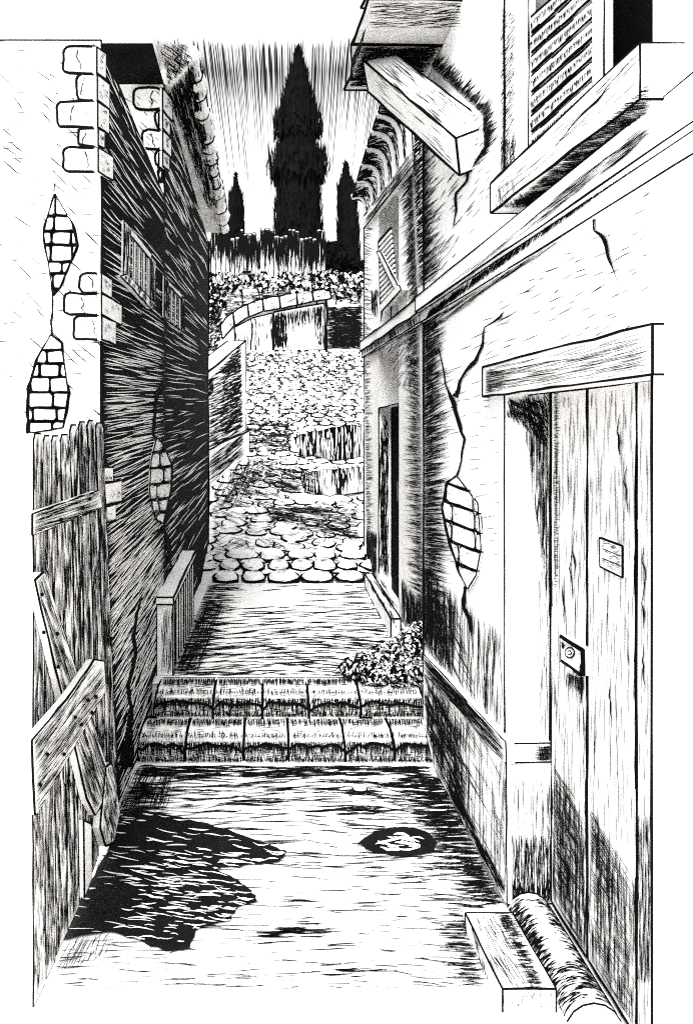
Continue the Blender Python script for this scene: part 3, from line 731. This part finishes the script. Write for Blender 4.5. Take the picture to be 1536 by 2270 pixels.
# upper window: reveal, shutter with slats, timber sill
WP = Plane((.97, 0, 0), (-1, 0, 0))
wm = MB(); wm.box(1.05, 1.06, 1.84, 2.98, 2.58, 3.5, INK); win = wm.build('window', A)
m = MB()
for xa, xb in ((1146, 1168), (1312, 1334)):
    m.plate([(xa, -40), (xb, -40), (xb, 470 if xa < 1200 else 300), (xa, 470 if xa < 1200 else 320)], WP, .03, WOOD, 4.5, 0, .05)
for k in range(11):
    y0 = 505 - k * 44 - 20
    q = [(1168, y0), (1312, y0 - 128), (1312, y0 - 98), (1168, y0 + 34)]
    m.plate(q, WP, .022, WOOD, 6.5, -.006 + .0, .08)
    m.fringe(WP, [(1172, y0 + 6), (1310, y0 - 118)], 92, 60, (6, 22), (2.2, 4), jit=6, side=1, off=.02)
m.build('shutter', win)
m = MB(); JW = Plane((0, 2.979, 0), (0, -1, 0))
m.hatch(JW, [(1108, 20), (1142, 20), (1142, 380), (1108, 410)], -58, 170, (14, 44), (1.8, 3), jit=4, off=.006); m.hatch(JW, [(1108, 300), (1142, 300), (1142, 385), (1108, 410)], 90, 40, (20, 60), (1.8, 3), jit=3, off=.007)
m.build('reveal', win)
m = MB()
c = beam(.795, .96, 2.83, 1.70, 2.528, 2.632, 2.44, 2.56); m.hexa(c, WOOD, 6)
SP = Plane((.795, 0, 0), (-1, 0, 0)); q = [(1098, 412), (1440, 85), (1440, 165), (1098, 462)]
m.hatch(SP, q, -42, 26, (30, 100), (1.5, 2.6), jit=2)
m.poly_line(SP, [(1225, 330), (1280, 262), (1320, 225), (1345, 195), (1400, 130)], [1, 3, 8, 2, 1], off=.004)
m.hatch(SP, [(1098, 412), (1140, 395), (1140, 430), (1098, 462)], 88, 14, (15, 45), (1.6, 2.6))
un = Plane((0, 0, 2.5), (.0, .078, -1))
un = Plane(c[0], (c[1] - c[0]).cross(c[3] - c[0])); 
if un.n.z > 0: un.n = -un.n
m.hatch(un, [(1125, 462), (1195, 462), (1442, 262), (1442, 175)], -8, 290, (30, 70), (2, 3.6), jit=3)
m.hatch(un, [(1110, 462), (1190, 462), (1230, 420), (1150, 430)], 60, 40, (20, 50), (2.4, 4), jit=5)
m.build('sill', win)
# eave brace
m = MB()
a0, b0 = V((.885, 3.40, 2.96)), V((.60, 4.25, 3.70)); ax = (b0 - a0).normalized()
s1 = V((0, 1, 0)); s1 = (s1 - ax * s1.dot(ax)).normalized(); s2 = ax.cross(s1)
def bq(c): return [c + s1 * .085 + s2 * .075, c - s1 * .085 + s2 * .075, c - s1 * .085 - s2 * .075, c + s1 * .085 - s2 * .075]
cc = bq(a0 - ax * .0) + bq(b0); m.hexa(cc, WOOD, 6)
for (i, j, k, l), n in (((0, 1, 5, 4), 26), ((1, 2, 6, 5), 75), ((2, 3, 7, 6), 26), ((3, 0, 4, 7), 26)):
    nn = (cc[j] - cc[i]).cross(cc[l] - cc[i]).normalized(); ce = (cc[i] + cc[j] + cc[k] + cc[l]) / 4
    if nn.dot(ce - (a0 + b0) / 2) < 0: nn = -nn
    for _ in range(n):
        u0 = random.uniform(.05, .95); t0 = random.uniform(0, .75); t1 = t0 + random.uniform(.08, .24)
        f = lambda u, t: cc[i].lerp(cc[j], u).lerp(cc[l].lerp(cc[k], u), t) + nn * .002
        w = .006; m.face([f(u0 - w, t0), f(u0 + w * 2, (t0 + t1) / 2 - .02), f(u0 + w, t1), f(u0 - w * 2, (t0 + t1) / 2)], INK)
m.build('eave_brace', A)
# stone eaves above the brace
m = MB()
for z0, z1, xo, dd in ((3.722, 3.85, .455, 4.60), (3.854, 4.0, .50, 4.50), (4.004, 4.12, .62, 4.5)):
    y0 = 3.66
    while y0 < dd - .05:
        y1 = min(dd, y0 + random.uniform(.26, .42)); j = random.uniform(-.03, .03)
        m.hexa([V((xo + j, y0, z0 + .03)), V((X1, y0, z0)), V((X1, y1, z0)), V((xo - j, y1 - .01, z0 + .03)), V((xo + .05 + j, y0, z1)), V((X1, y0, z1)), V((X1, y1, z1)), V((xo + .05, y1 - .01, z1))], STONE, 6)
        y0 = y1 + .004
EU = Plane((0, 0, 3.745), (0, 0, -1))
m.hatch(EU, [(772, 192), (930, 192), (975, 105), (800, 105)], -8, 300, (30, 90), (2.4, 4.6), jit=7, off=.03)
ER = Plane((0, 3.66, 0), (0, -1, 0)); m.hatch(ER, [(815, 5), (1030, 5), (1030, 62), (815, 62)], -4, 70, (30, 110), (2.2, 4), jit=4, off=.01)
EL = Plane((.46, 0, 0), (-1, 0, 0)); m.hatch(EL, [(772, 188), (800, 110), (812, 60), (780, 130)], -70, 50, (15, 50), (2.4, 4), off=.02)
m.build('roof', A)
cracks(A, RIGHT, [
([(1035, 372), (1034, 395), (1028, 410), (1008, 428), (1012, 465), (1004, 500)], [8, 6, 4, 5, 4, 2]),
([(1300, 460), (1316, 468), (1316, 512), (1338, 528), (1344, 565), (1356, 590), (1368, 628)], [3, 6, 4, 9, 8, 3, 1]),
([(1116, 690), (1108, 705), (1074, 726), (1066, 770), (1052, 800), (1022, 835), (1014, 865), (1008, 880)], [1, 7, 2, 6, 9, 5, 7, 14]),
([(972, 768), (980, 812), (986, 850), (1000, 880), (1008, 905), (1018, 945), (1028, 972), (1022, 1020), (1010, 1060)], [1, 4, 3, 9, 12, 8, 5, 3, 5]),
([(1030, 1300), (1026, 1345), (1040, 1375), (1045, 1410)], [6, 10, 9, 2]),
])
bricks([(1010, 1055), (1035, 1085), (1060, 1115), (1064, 1165), (1068, 1215), (1050, 1260), (1056, 1275), (1036, 1305), (1018, 1270), (992, 1190), (977, 1125), (990, 1070)], RIGHT, [985, 1025, 1066, 1108, 1150, 1192, 1236, 1300], .38, 60, A, 21)
# ---------------------------------------------------------------- slab and log at the door
T = thing('threshold_slab', (.78, 2.6, 0), 'flat stone slab lying beside the log at the plank door', 'slab')
m = MB()
c = [V((.71, 2.40, -.01)), V((.87, 2.40, -.01)), V((.86, 2.79, -.01)), V((.70, 2.79, -.01)), V((.71, 2.40, .07)), V((.87, 2.40, .07)), V((.86, 2.79, .07)), V((.695, 2.79, .07))]
m.hexa(c, STONE, 5)
TP = Plane((0, 0, .07), (0, 0, 1))
m.hatch(TP, [(1055, 2030), (1130, 2030), (1190, 2180), (1110, 2180)], 58, 22, (30, 90), (2.4, 3.4), jit=3)
m.hatch(TP, [(1100, 2025), (1145, 2025), (1205, 2180), (1170, 2180)], 4, 60, (15, 40), (2, 3.2), jit=4)
SL = Plane((.70, 0, 0), (-1, 0, 0)); m.hatch(SL, [(1042, 2030), (1082, 2170), (1082, 2195), (1042, 2060)], 80, 16, (15, 40), (2, 3))
m.hatch(TP, [(1050, 2025), (1120, 2025), (1185, 2190), (1105, 2190)], 60, 30, (20, 60), (2.2, 3.4), jit=4)
m.fringe(TP, [(1128, 2022), (1205, 2195)], 178, 70, (12, 46), (2.2, 3.6), jit=6, side=1)
FE_ = Plane((0, 2.40, 0), (0, -1, 0)); m.hatch(FE_, [(1112, 2195), (1225, 2195), (1225, 2235), (1112, 2235)], 88, 26, (10, 34), (2, 3.2))
m.build('slab', T)
T = thing('threshold_log', (.965, 2.7, 0), 'round dark log half sunk in the ground along the plank door', 'log')
m = MB(); n = 16; r = .085; cx, cz = .968, -.03
rings = []
for d in (2.36, 2.55, 2.72, 2.86, 2.95):
    rr = r * (1 if d < 2.9 else .96); rings.append([V((cx + math.cos(2 * math.pi * k / n) * rr, d, cz + math.sin(2 * math.pi * k / n) * rr)) for k in range(n)])
for a, b in zip(rings, rings[1:]):
    for k in range(n): m.face((a[k], a[(k + 1) % n], b[(k + 1) % n], b[k]), WOOD)
m.face(rings[0], WOOD); m.face(rings[-1], WOOD)
for _ in range(1000):
    th = random.choice((random.gauss(2.6, .35), random.gauss(.65, .35), random.uniform(.2, 2.9))); d = random.uniform(2.38, 2.93)
    if abs(th - 1.7) < .35 and d > 2.55 and random.random() < .8: continue
    dt = random.uniform(.1, .35); w = random.uniform(.002, .004); q = r + .002
    f = lambda t, y: V((cx + math.cos(t) * q, y, cz + math.sin(t) * q))
    m.face((f(th - dt, d - w * .3), f(th, d - w), f(th + dt, d), f(th, d + w)), INK)
for k in range(n):
    m.line(rings[-1][k], rings[-1][(k + 1) % n], 6); m.line(rings[0][k], rings[0][(k + 1) % n], 4)
m.build('log', T)

# ---------------------------------------------------------------- right house further up the alley
B = thing('tiled_house', (1.1, 7, .24), 'narrow white house with curved eave tiles and black doorway on the right', 'house')
def bd(d): return (d - 5.4) / BDIR.y                       # distance along the wall line for a given depth
def bpt(uu, dep, z): p = BP + BDIR * uu - BN * dep; return V((p.x, p.y, z))
def bbox(m, u0, u1, d0, d1, z0a, z0b, z1a, z1b, mt, lw=0, skip=()):
    m.hexa([bpt(u0, d0, z0a), bpt(u0, d1, z0a), bpt(u1, d1, z0b), bpt(u1, d0, z0b), bpt(u0, d0, z1a), bpt(u0, d1, z1a), bpt(u1, d1, z1b), bpt(u1, d0, z1b)], mt, lw, skip=skip)
UT = lambda uu: 3.87 + (uu - bd(5.2)) / (bd(9.75) - bd(5.2)) * .59
ua, ub, uc, ue = bd(4.55), bd(6.62), bd(8.15), bd(9.75)
m = MB()
bbox(m, ua, ub, 0, 2, .1, .1, UT(ua), UT(ub), PLASTER)
bbox(m, ub, uc, 0, 2, 2.06, 2.10, UT(ub), UT(uc), PLASTER, skip=(3, 5))
bbox(m, uc, ue, 0, 2, .1, .1, UT(uc), UT(ue), PLASTER)
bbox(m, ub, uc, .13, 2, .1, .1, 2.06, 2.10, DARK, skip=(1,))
m.line(bpt(ue, -.002, .3), bpt(ue, -.002, UT(ue)), 5)
for a, b in (((ub, .41), (ub, 2.05)), ((uc, .41), (uc, 2.09)), ((ub, 2.06), (uc, 2.09))): m.line(bpt(a[0], -.001, a[1]), bpt(b[0], -.001, b[1]), 4)
BF = lambda x, y: 180 + 35 - 30 * max(0, min(1, (y - 650) / 400)) + 25 * max(0, min(1, (y - 1150) / 200)) - 70 * (y < 650) * 0
m.fringe(BWALL, [(928, 690), (942, 1380)], lambda x, y: BF(x, y) - 60 * (y < 800) * .9, 260, (16, 44), (2, 3.6), jit=7, side=1)
m.fringe(BWALL, [(914, 380), (926, 660)], 132, 150, (14, 44), (2, 3.6), jit=8, side=1)
m.fringe(BWALL, [(806, 800), (812, 1240)], -8, 120, (6, 20), (2, 3), jit=10, side=1)
m.fringe(BWALL, [(804, 500), (804, 760)], 15, 60, (6, 26), (2, 3), jit=12, side=1)
m.hatch(BWALL, [(890, 1280), (938, 1340), (938, 1420), (888, 1380)], 90, 70, (30, 90), (1.8, 3), jit=3)
m.hatch(BWALL, [(812, 1170), (834, 1180), (834, 1290), (812, 1250)], 90, 40, (30, 80), (1.8, 3), jit=2)
m.hatch(BWALL, [(830, 730), (925, 720), (925, 860), (880, 860)], -55, 50, (14, 40), (1.6, 3), jit=5)
m.hatch(BWALL, [(822, 640), (838, 640), (836, 705), (822, 700)], 90, 20, (20, 60), (1.8, 3))
m.build('wall', B)
m = MB(); dw = MB(); dw_ = bbox(dw, ub, uc, .122, .126, .38, .38, 2.06, 2.09, INK); do = dw.build('door', B)
DJ = Plane(bpt(uc, 0, 0), -BDIR); m.hatch(DJ, [(842, 940), (860, 960), (860, 1285), (842, 1265)], 90, 90, (30, 140), (1.8, 3.4), jit=2, off=.004)
m.hatch(DJ, [(846, 915), (862, 930), (862, 990), (846, 950)], 80, 14, (20, 50), (2.2, 3.6), off=.004); m.build('jamb_lining', do)
hd = MB(); hp = bpt((ub + uc) / 2 + .1, .115, 1.28)
hd.box(hp.x - .012, hp.x + .012, hp.y - .045, hp.y + .045, hp.z - .09, hp.z + .09, mat('grey_metal', .08, .02), 0); hd.build('handle', do)
m = MB()
bbox(m, bd(5.9), ue - .02, -.045, 0, .235, .245, .29, .29, WOOD, 3.5); 
bbox(m, bd(6.1), bd(8.25), -.13, -.056, .235, .245, .385, .385, WOOD, 4.5)
m.hatch(Plane(bpt(0, -.13, 0), BN), [(822, 1292), (880, 1372), (880, 1395), (822, 1305)], 85, 30, (8, 30), (2, 3.2))
m.hatch(Plane((0, 0, .385), (0, 0, 1)), [(825, 1282), (850, 1282), (885, 1350), (868, 1352)], 58, 20, (20, 60), (1.8, 2.8))
m.build('doorstep', B)
m = MB()
zc = lambda uu: 2.60 + (uu - bd(5.4)) / (ue - bd(5.4)) * .27
bbox(m, ua, ue + .03, -.05, 0, zc(ua), zc(ue), zc(ua) + .09, zc(ue) + .11, PLASTER, 4)
bbox(m, ua, ue + .02, -.03, 0, zc(ua) - .06, zc(ue) - .08, zc(ua) - .003, zc(ue) - .003, STONE, 3.5)
for k in range(120):
    uu = random.uniform(bd(5.0), ue); z = zc(uu) - .035
    w = .008; p = bpt(uu, -.033, z - .02); q = bpt(uu + random.uniform(.03, .07), -.033, z + .025)
    m.face((p, p + V((0, w * 2, 0)), q + V((0, w * 2, 0)), q), INK)
m.build('cornice', B)
# louvred window with a nailed board
m = MB()
q = [(838, 536), (866, 504), (878, 640), (842, 676)]
m.plate(q, BWALL, .012, INK, 4); win = m.build('window', B)
m = MB()
for k in range(12):
    t = (k + .5) / 12; a = (838 + 4 * t, 538 + 136 * t); b = (866 + 12 * t, 508 + 130 * t)
    m.plate([(a[0] + 1, a[1] - 4), (b[0] - 1, b[1] - 4), (b[0] - 1, b[1] + 2), (a[0] + 1, a[1] + 2)], BWALL, .012, WOOD, 0, .012)
m.build('shutter', win)
m = MB(); m.plate([(834, 558), (842, 556), (882, 636), (876, 646)], BWALL, .02, WOOD, 3.5, .026); m.build('nailed_board', win)
m = MB(); m.plate([(840, 678), (882, 632), (886, 642), (842, 692)], BWALL, .06, WOOD, 4, 0)
m.poly_line(BWALL, [(846, 688), (844, 715)], [6, 1]); m.poly_line(BWALL, [(864, 668), (866, 718)], [6, 1]); m.build('sill', win)
# eaves: fascia and curved tiles
m = MB()
NT = 15
def inner(t): 
    x = 912 + (806 - 912) * t; y = 348 + (492 - 348) * t; return BWALL.at(x, y, .03)
def outer(t):
    x = 852 + (778 - 852) * t ** .9; y = 212 + (446 - 212) * t; return P(x, y, inner(t).y + .15)
def arc(t, s):
    a, b = inner(t), outer(t); p = a.lerp(b, s); return p + (V((0, -.0, .11)) + BN * -.06) * math.sin(math.pi * s) 
for i in range(NT * 2):
    for j in range(6):
        t0, t1, s0, s1 = i / NT / 2, (i + 1) / NT / 2, j / 6, (j + 1) / 6
        m.face((arc(t0, s0), arc(t1, s0), arc(t1, s1), arc(t0, s1)), STONE)
for i in range(7):
    t = .02 + i * .158
    for j in range(8): m.rod(arc(t, j / 8) + V((0, -.03, 0)), arc(t, (j + 1) / 8) + V((0, -.03, 0)), .035, STONE, k=7)
    for j in range(8):
        for o in (-.045, .035): 
            m.line(arc(t + o * .35, j / 8) + V((0, -.06, -.03)), arc(t + o * .35, (j + 1) / 8) + V((0, -.06, -.03)), 3.2)
    for _ in range(70):
        tt = min(.99, t + random.uniform(.035, .135)); s = random.uniform(.02, .95)
        p = arc(tt, s); q = arc(min(1, tt + .02), min(1, s + .13)); m.line(p + V((0, -.02, -.012)), q + V((0, -.02, -.012)), random.uniform(2, 3.4))
for i in range(8): 
    m.line(outer(i / 8), outer((i + 1) / 8), 4.5)
# roof slope above, carried back over the house
for i in range(8):
    t0, t1 = i / 8, (i + 1) / 8
    a, b = outer(t0) + V((0, 0, .02)), outer(t1) + V((0, 0, .02))
    m.face((a, b, b + V((2.3, .1, .35)), a + V((2.3, .1, .35))), STONE)
m.build('roof', B)
m = MB()
f0, f1 = BWALL.at(914, 345, .0), BWALL.at(805, 490, .0)
q = [(916, 332), (916, 362), (804, 506), (803, 482)]
m.plate(q, BWALL, .05, WOOD, 4, .0); m.hatch(BWALL, q, 127, 24, (30, 90), (1.6, 2.6), off=.055, jit=2); m.build('fascia', B)

# ---------------------------------------------------------------- shrub at the foot of the right houses
def leafball(m, c, n, rad, size, ink=.45, sh=lambda p: True, mats=(LEAF, INK)):
    k = 0
    while k < n:
        p = V((random.uniform(-1, 1), random.uniform(-1, 1), random.uniform(-1, 1)))
        if p.length > 1 or p.length < .55 or not sh(p): continue
        q = c + V((p.x * rad[0], p.y * rad[1], p.z * rad[2])); s = size * random.uniform(.6, 1.3)
        nn = (p + V((random.gauss(0, .5), random.gauss(0, .5), random.gauss(0, .5)))).normalized()
        a = nn.orthogonal().normalized(); b = nn.cross(a); th = random.uniform(0, 6.3); a, b = a * math.cos(th) + b * math.sin(th), b * math.cos(th) - a * math.sin(th)
        mm = mats[1] if random.random() < ink else mats[0]
        m.face((q - a * s, q - b * s * .55 + nn * s * .15, q + a * s, q + b * s * .55 + nn * s * .15), mm); k += 1
T = thing('shrub', (.8, 4.95, .24), 'leafy low shrub in the corner at the end of the landing', 'shrub')
m = MB()
for px, py, d, r, n in ((800, 1478, 4.98, .12, 230), (850, 1470, 5.0, .15, 330), (895, 1455, 4.95, .16, 380), (925, 1430, 4.9, .15, 330), (932, 1405, 4.95, .1, 160), (772, 1482, 4.98, .07, 110), (880, 1495, 4.85, .11, 260), (930, 1490, 4.85, .1, 200), (830, 1492, 4.85, .09, 180)):
    c = P(px, py, d); leafball(m, c, int(n * 2.6), (r, r * .9, r * .8), .0135, .46)
    leafball(m, c, 90, (r * .7, r * .6, r * .55), .04, 1)
m.build('foliage', T)
for px in (800, 850, 900, 925): m = MB(); m.rod(P(px, 1530, 4.9), P(px + 5, 1460, 4.95), .012, INK, .005); m.build('stem', T)

# ---------------------------------------------------------------- garden wall beyond the left houses
T = thing('garden_wall', FA, 'rough dark wall with pale plinth climbing beyond the shade-black house', 'wall')
m = MB()
def fb(m, s0, s1, t0, t1, z00, z01, z10, z11, mt, lw):
    p = lambda s, o, z: (FA + FD * s - FN * o).to_2d().to_3d() + V((0, 0, z))
    m.hexa([p(s0, t0, z00), p(s0, t1, z00), p(s1, t1, z01), p(s1, t0, z01), p(s0, t0, z10), p(s0, t1, z10), p(s1, t1, z11), p(s1, t0, z11)], mt, lw)
LF = (FB - FA).length
fb(m, -1.6, LF, .0, .35, .3, 1.4, 2.25, 3.66, PLASTER, 5)
fp_ = [(462, 845), (536, 760), (540, 950), (462, 1000)]
m.hatch(FWALL, fp_, -24, 220, (12, 46), (2.4, 4.6), jit=6, dens=lambda x, y: 1 if x > 500 else .55)
m.hatch(FWALL, [(495, 815), (536, 765), (540, 945), (485, 960)], -32, 90, (14, 44), (3, 5), jit=10)
m.hatch(FWALL, [(462, 845), (475, 830), (475, 870), (462, 880)], -45, 20, (10, 30), (3, 5))
m.build('wall', T)
m = MB()
fb(m, -1.6, LF + .03, -.06, -.003, .3, 1.4, 1.42, 2.0, PLASTER, 4)
m.hatch(Plane(FA + FN * .06, FN), [(463, 1010), (541, 962), (543, 1005), (463, 1075)], -38, 60, (25, 80), (1.8, 3.2), jit=3)
m.build('plinth', T)

# ---------------------------------------------------------------- yard wall with arch at the top of the lane
T = thing('yard_wall', (0, 35, gz(35)), 'rough block wall with stone arch and plank doors across the lane end', 'wall')
m = MB()
m.box(-12, 14, 35, 35.6, gz(35) - .3, P(0, 640, 35).z, STONE)
m.hatch(BACK, [(722, 680), (806, 680), (806, 775), (722, 772)], 1, 240, (14, 44), (2.2, 4.6), jit=4, off=.03)
m.hatch(BACK, [(735, 690), (800, 690), (800, 768), (735, 768)], 1, 90, (20, 46), (3, 5), jit=3, off=.035)
m.hatch(BACK, [(490, 650), (806, 640), (806, 680), (700, 655), (600, 670), (500, 715)], -3, 190, (8, 30), (2, 3.4), jit=6, off=.03)
for x in (497, 533, 570, 612, 655, 700, 742, 775):
    m.poly_line(BACK, [(x, 640), (x + 5, 660), (x + 2, 690 - (x - 497) * .06)], [4, 3, 4], off=.03)
m.poly_line(BACK, [(720, 652), (724, 690), (724, 778)], [5, 5, 5], off=.03)
m.hatch(BACK, [(462, 640), (490, 650), (495, 740), (470, 800), (462, 830)], -35, 120, (10, 34), (3, 5), jit=12, off=.03)
m.build('wall', T)
for a in range(2):
    pass
arch = [(492, 752), (520, 722), (552, 702), (585, 690), (622, 684), (660, 676), (695, 668), (735, 662)]
ah = [34, 32, 30, 30, 30, 30, 26, 20]
for i in range(7):
    (x0, y0), (x1, y1) = arch[i], arch[i + 1]; h0, h1 = ah[i], ah[i + 1]; m = MB()
    q = [(x0 + 1, y0), (x1 - 1, y1), (x1 - 3, y1 - h1 + 3), ((x0 + x1) / 2 - 4, (y0 + y1) / 2 - (h0 + h1) / 2 + random.uniform(-2, 2)), (x0 - 3, y0 - h0 + 3)]
    m.plate(q, BACK, .18, STONE, 4.5, .01); m.hatch(BACK, q, -25, 9, (8, 26), (1.8, 2.8), off=.2); m.build('arch_stone', T)
m = MB()
q = [(520, 726), (560, 705), (604, 694), (604, 780), (522, 780)]
m.plate(q, BACK, .08, WOOD, 4, .02)
for x in (556, 566): m.poly_line(BACK, [(x, 706), (x + 3, 740), (x, 780)], [3, 4, 3], off=.11)
m.hatch(BACK, q, 90, 34, (15, 60), (2, 3.4), off=.11, jit=2); m.build('plank_door', T)
m = MB()
q = [(607, 692), (660, 682), (719, 672), (720, 776), (607, 777)]
m.plate(q, BACK, .08, WOOD, 5, .02)
m.fringe(BACK, [(610, 694), (716, 676)], 90, 80, (14, 60), (2, 3.6), jit=2, side=1, off=.11)
m.hatch(BACK, [(608, 694), (632, 690), (640, 775), (608, 776)], 88, 60, (15, 60), (2.2, 4), off=.11, jit=3); m.hatch(BACK, [(608, 700), (630, 700), (634, 770), (608, 770)], 2, 30, (10, 24), (2, 3), off=.115)
m.hatch(BACK, [(695, 680), (718, 676), (718, 775), (700, 775)], 90, 36, (15, 60), (2, 3.6), off=.11, jit=2); m.build('plank_door', T)

# hedge on the wall
T = thing('hedge', (0, 35, P(0, 650, 35).z), 'curly leafy hedge along the top of the yard wall', 'hedge')
m = MB()
x = 455
while x < 815:
    for _ in range(2):
        yy = random.uniform(612, 636); c = P(x + random.uniform(-8, 8), yy, 34.95 + random.uniform(-.1, .25))
        r = random.uniform(.3, .46); leafball(m, c, 46, (r, .4, r * .9), .12, .36); leafball(m, c, 14, (r * .7, .3, r * .7), .2, 1)
    x += 10
for _ in range(22):
    c = P(random.uniform(458, 492), random.uniform(640, 690), 34.8); leafball(m, c, 26, (.3, .25, .35), .12, .7)
for _ in range(9):
    c = P(random.uniform(755, 790), random.uniform(640, 660), 34.8); leafball(m, c, 26, (.3, .25, .3), .12, .6)
for i in range(5): m.rod(P(480 + i * 70, 650, 35.2), P(482 + i * 70, 620, 35.2), .04, INK)
m.build('foliage', T)

# palings behind the hedge
T = thing('paling_fence', (-1, 36, P(0, 610, 36).z), 'tall pale paling fence standing behind the hedge', 'fence')
PF = Plane((0, 36, 0), (0, -1, 0)); x = 458
tops = lambda x: 530 if x < 472 else 507 if x < 505 else 526 if x < 528 else 505 if x < 536 else 515 if x < 565 else 530 if x < 582 else 505 if x < 605 else 522 if x < 640 else 508 if x < 668 else 526 if x < 700 else 508
while x < 716:
    w = random.uniform(8, 12); t0 = tops(x + w / 2) + random.uniform(-2, 3)
    m = MB(); q = [(x + .4, t0 + 2), (x + w / 2, t0), (x + w - .4, t0 + 1), (x + w - .4, 640), (x + .4, 640)]
    m.plate(q, PF, .06, WOOD, 2.2, random.uniform(0, .02))
    m.fringe(PF, [(x + 1, t0 + 3), (x + w - 1, t0 + 3)], 90, 12, (30, 88), (2.6, 5), jit=1, side=1, off=.1)
    m.build('paling', T); x += w
m = MB(); m.plate([(456, 560), (718, 560), (718, 568), (456, 568)], PF, .06, WOOD, 2, -.08); m.build('rail', T)

# ---------------------------------------------------------------- cypresses and bush
def cypress(cx, prof, d, label, n, lean=0):
    yb = prof[-1][0]; base = P(cx, yb, d); base.z = gz(d)
    T = thing('cypress_tree', base, label, 'tree', 'black cypress trees behind the paling fence')
    m = MB(); sc = d / F
    def hw(y):
        for (a, wa), (b, wb) in zip(prof, prof[1:]):
            if a <= y <= b: return (wa + (wb - wa) * (y - a) / (b - a))
        return prof[-1][1]
    y0, y1 = prof[0][0], prof[-1][0]; K = 14; rings = []
    ys = [y0 + (y1 - y0) * i / 26 for i in range(27)]
    for y in ys:
        c = P(cx + lean * (y1 - y), y, d); w = hw(y) * sc * .84
        rings.append([c + V((math.cos(6.283 * k / K) * w * random.uniform(.85, 1.1), math.sin(6.283 * k / K) * w * random.uniform(.85, 1.1), 0)) for k in range(K)])
    for a, b in zip(rings, rings[1:]):
        for k in range(K): m.face((a[k], a[(k + 1) % K], b[(k + 1) % K], b[k]), DLEAF)
    for _ in range(n):
        y = random.uniform(y0, y1); w = hw(y) * sc
        if random.random() > .25 + w / (max(q[1] for q in prof) * sc): continue
        th = random.uniform(0, 6.283); rr = w * random.uniform(.72, 1.0)
        c = P(cx + lean * (y1 - y), y, d) + V((math.cos(th) * rr, math.sin(th) * rr, 0))
        h = random.uniform(.25, .95) * min(1, .15 + w / .55); s = random.uniform(.05, .13); t = V((-math.sin(th), math.cos(th), 0)); o = V((math.cos(th), math.sin(th), 0))
        m.face((c - t * s, c + o * s * .4 - V((0, 0, h * .3)), c + t * s, c + o * random.uniform(-.02, .16) + V((0, 0, h))), DLEAF)
    m.build('crown', T)
    m = MB(); m.rod(V((base.x, base.y, gz(d) - .2)), P(cx, (y0 + y1) / 2, d), .22, INK, .08, 8); m.build('trunk', T)
cypress(661, [(106, 1), (130, 8), (150, 14), (200, 28), (240, 39), (258, 40), (268, 55), (302, 57), (310, 41), (347, 43), (354, 69), (386, 71), (402, 62), (412, 50), (480, 55), (540, 56), (600, 54)], 39, 'tallest black cypress standing in the middle behind the palings', 5200)
cypress(523, [(385, 1), (405, 4), (432, 7), (438, 15), (470, 17), (510, 19), (560, 19), (600, 17)], 42, 'small pointed black cypress at the left behind the palings', 1300)
cypress(774, [(362, 2), (375, 6), (395, 8), (412, 12), (430, 20), (500, 24), (560, 26), (615, 26)], 40, 'black cypress half hidden by the curved eave tiles on the right', 1700, -.03)
T = thing('round_bush', (3.1, 37.5, gz(36)), 'rounded black bush right of the paling fence', 'bush')
m = MB()
for px, py, r in ((738, 560, .55), (730, 585, .5), (755, 580, .6), (745, 610, .6), (790, 600, .6), (722, 610, .5)): 
    c = P(px, py, 37.5); leafball(m, c, 420, (r, r, r), .12, 1, mats=(DLEAF, DLEAF)); leafball(m, c, 200, (r * .7, r * .7, r * .7), .22, 1, mats=(DLEAF, DLEAF))
m.build('crown', T)
m = MB(); p = P(742, 600, 37.5); m.rod(V((p.x, p.y, gz(36) - .1)), p, .1, INK); m.build('stem', T)
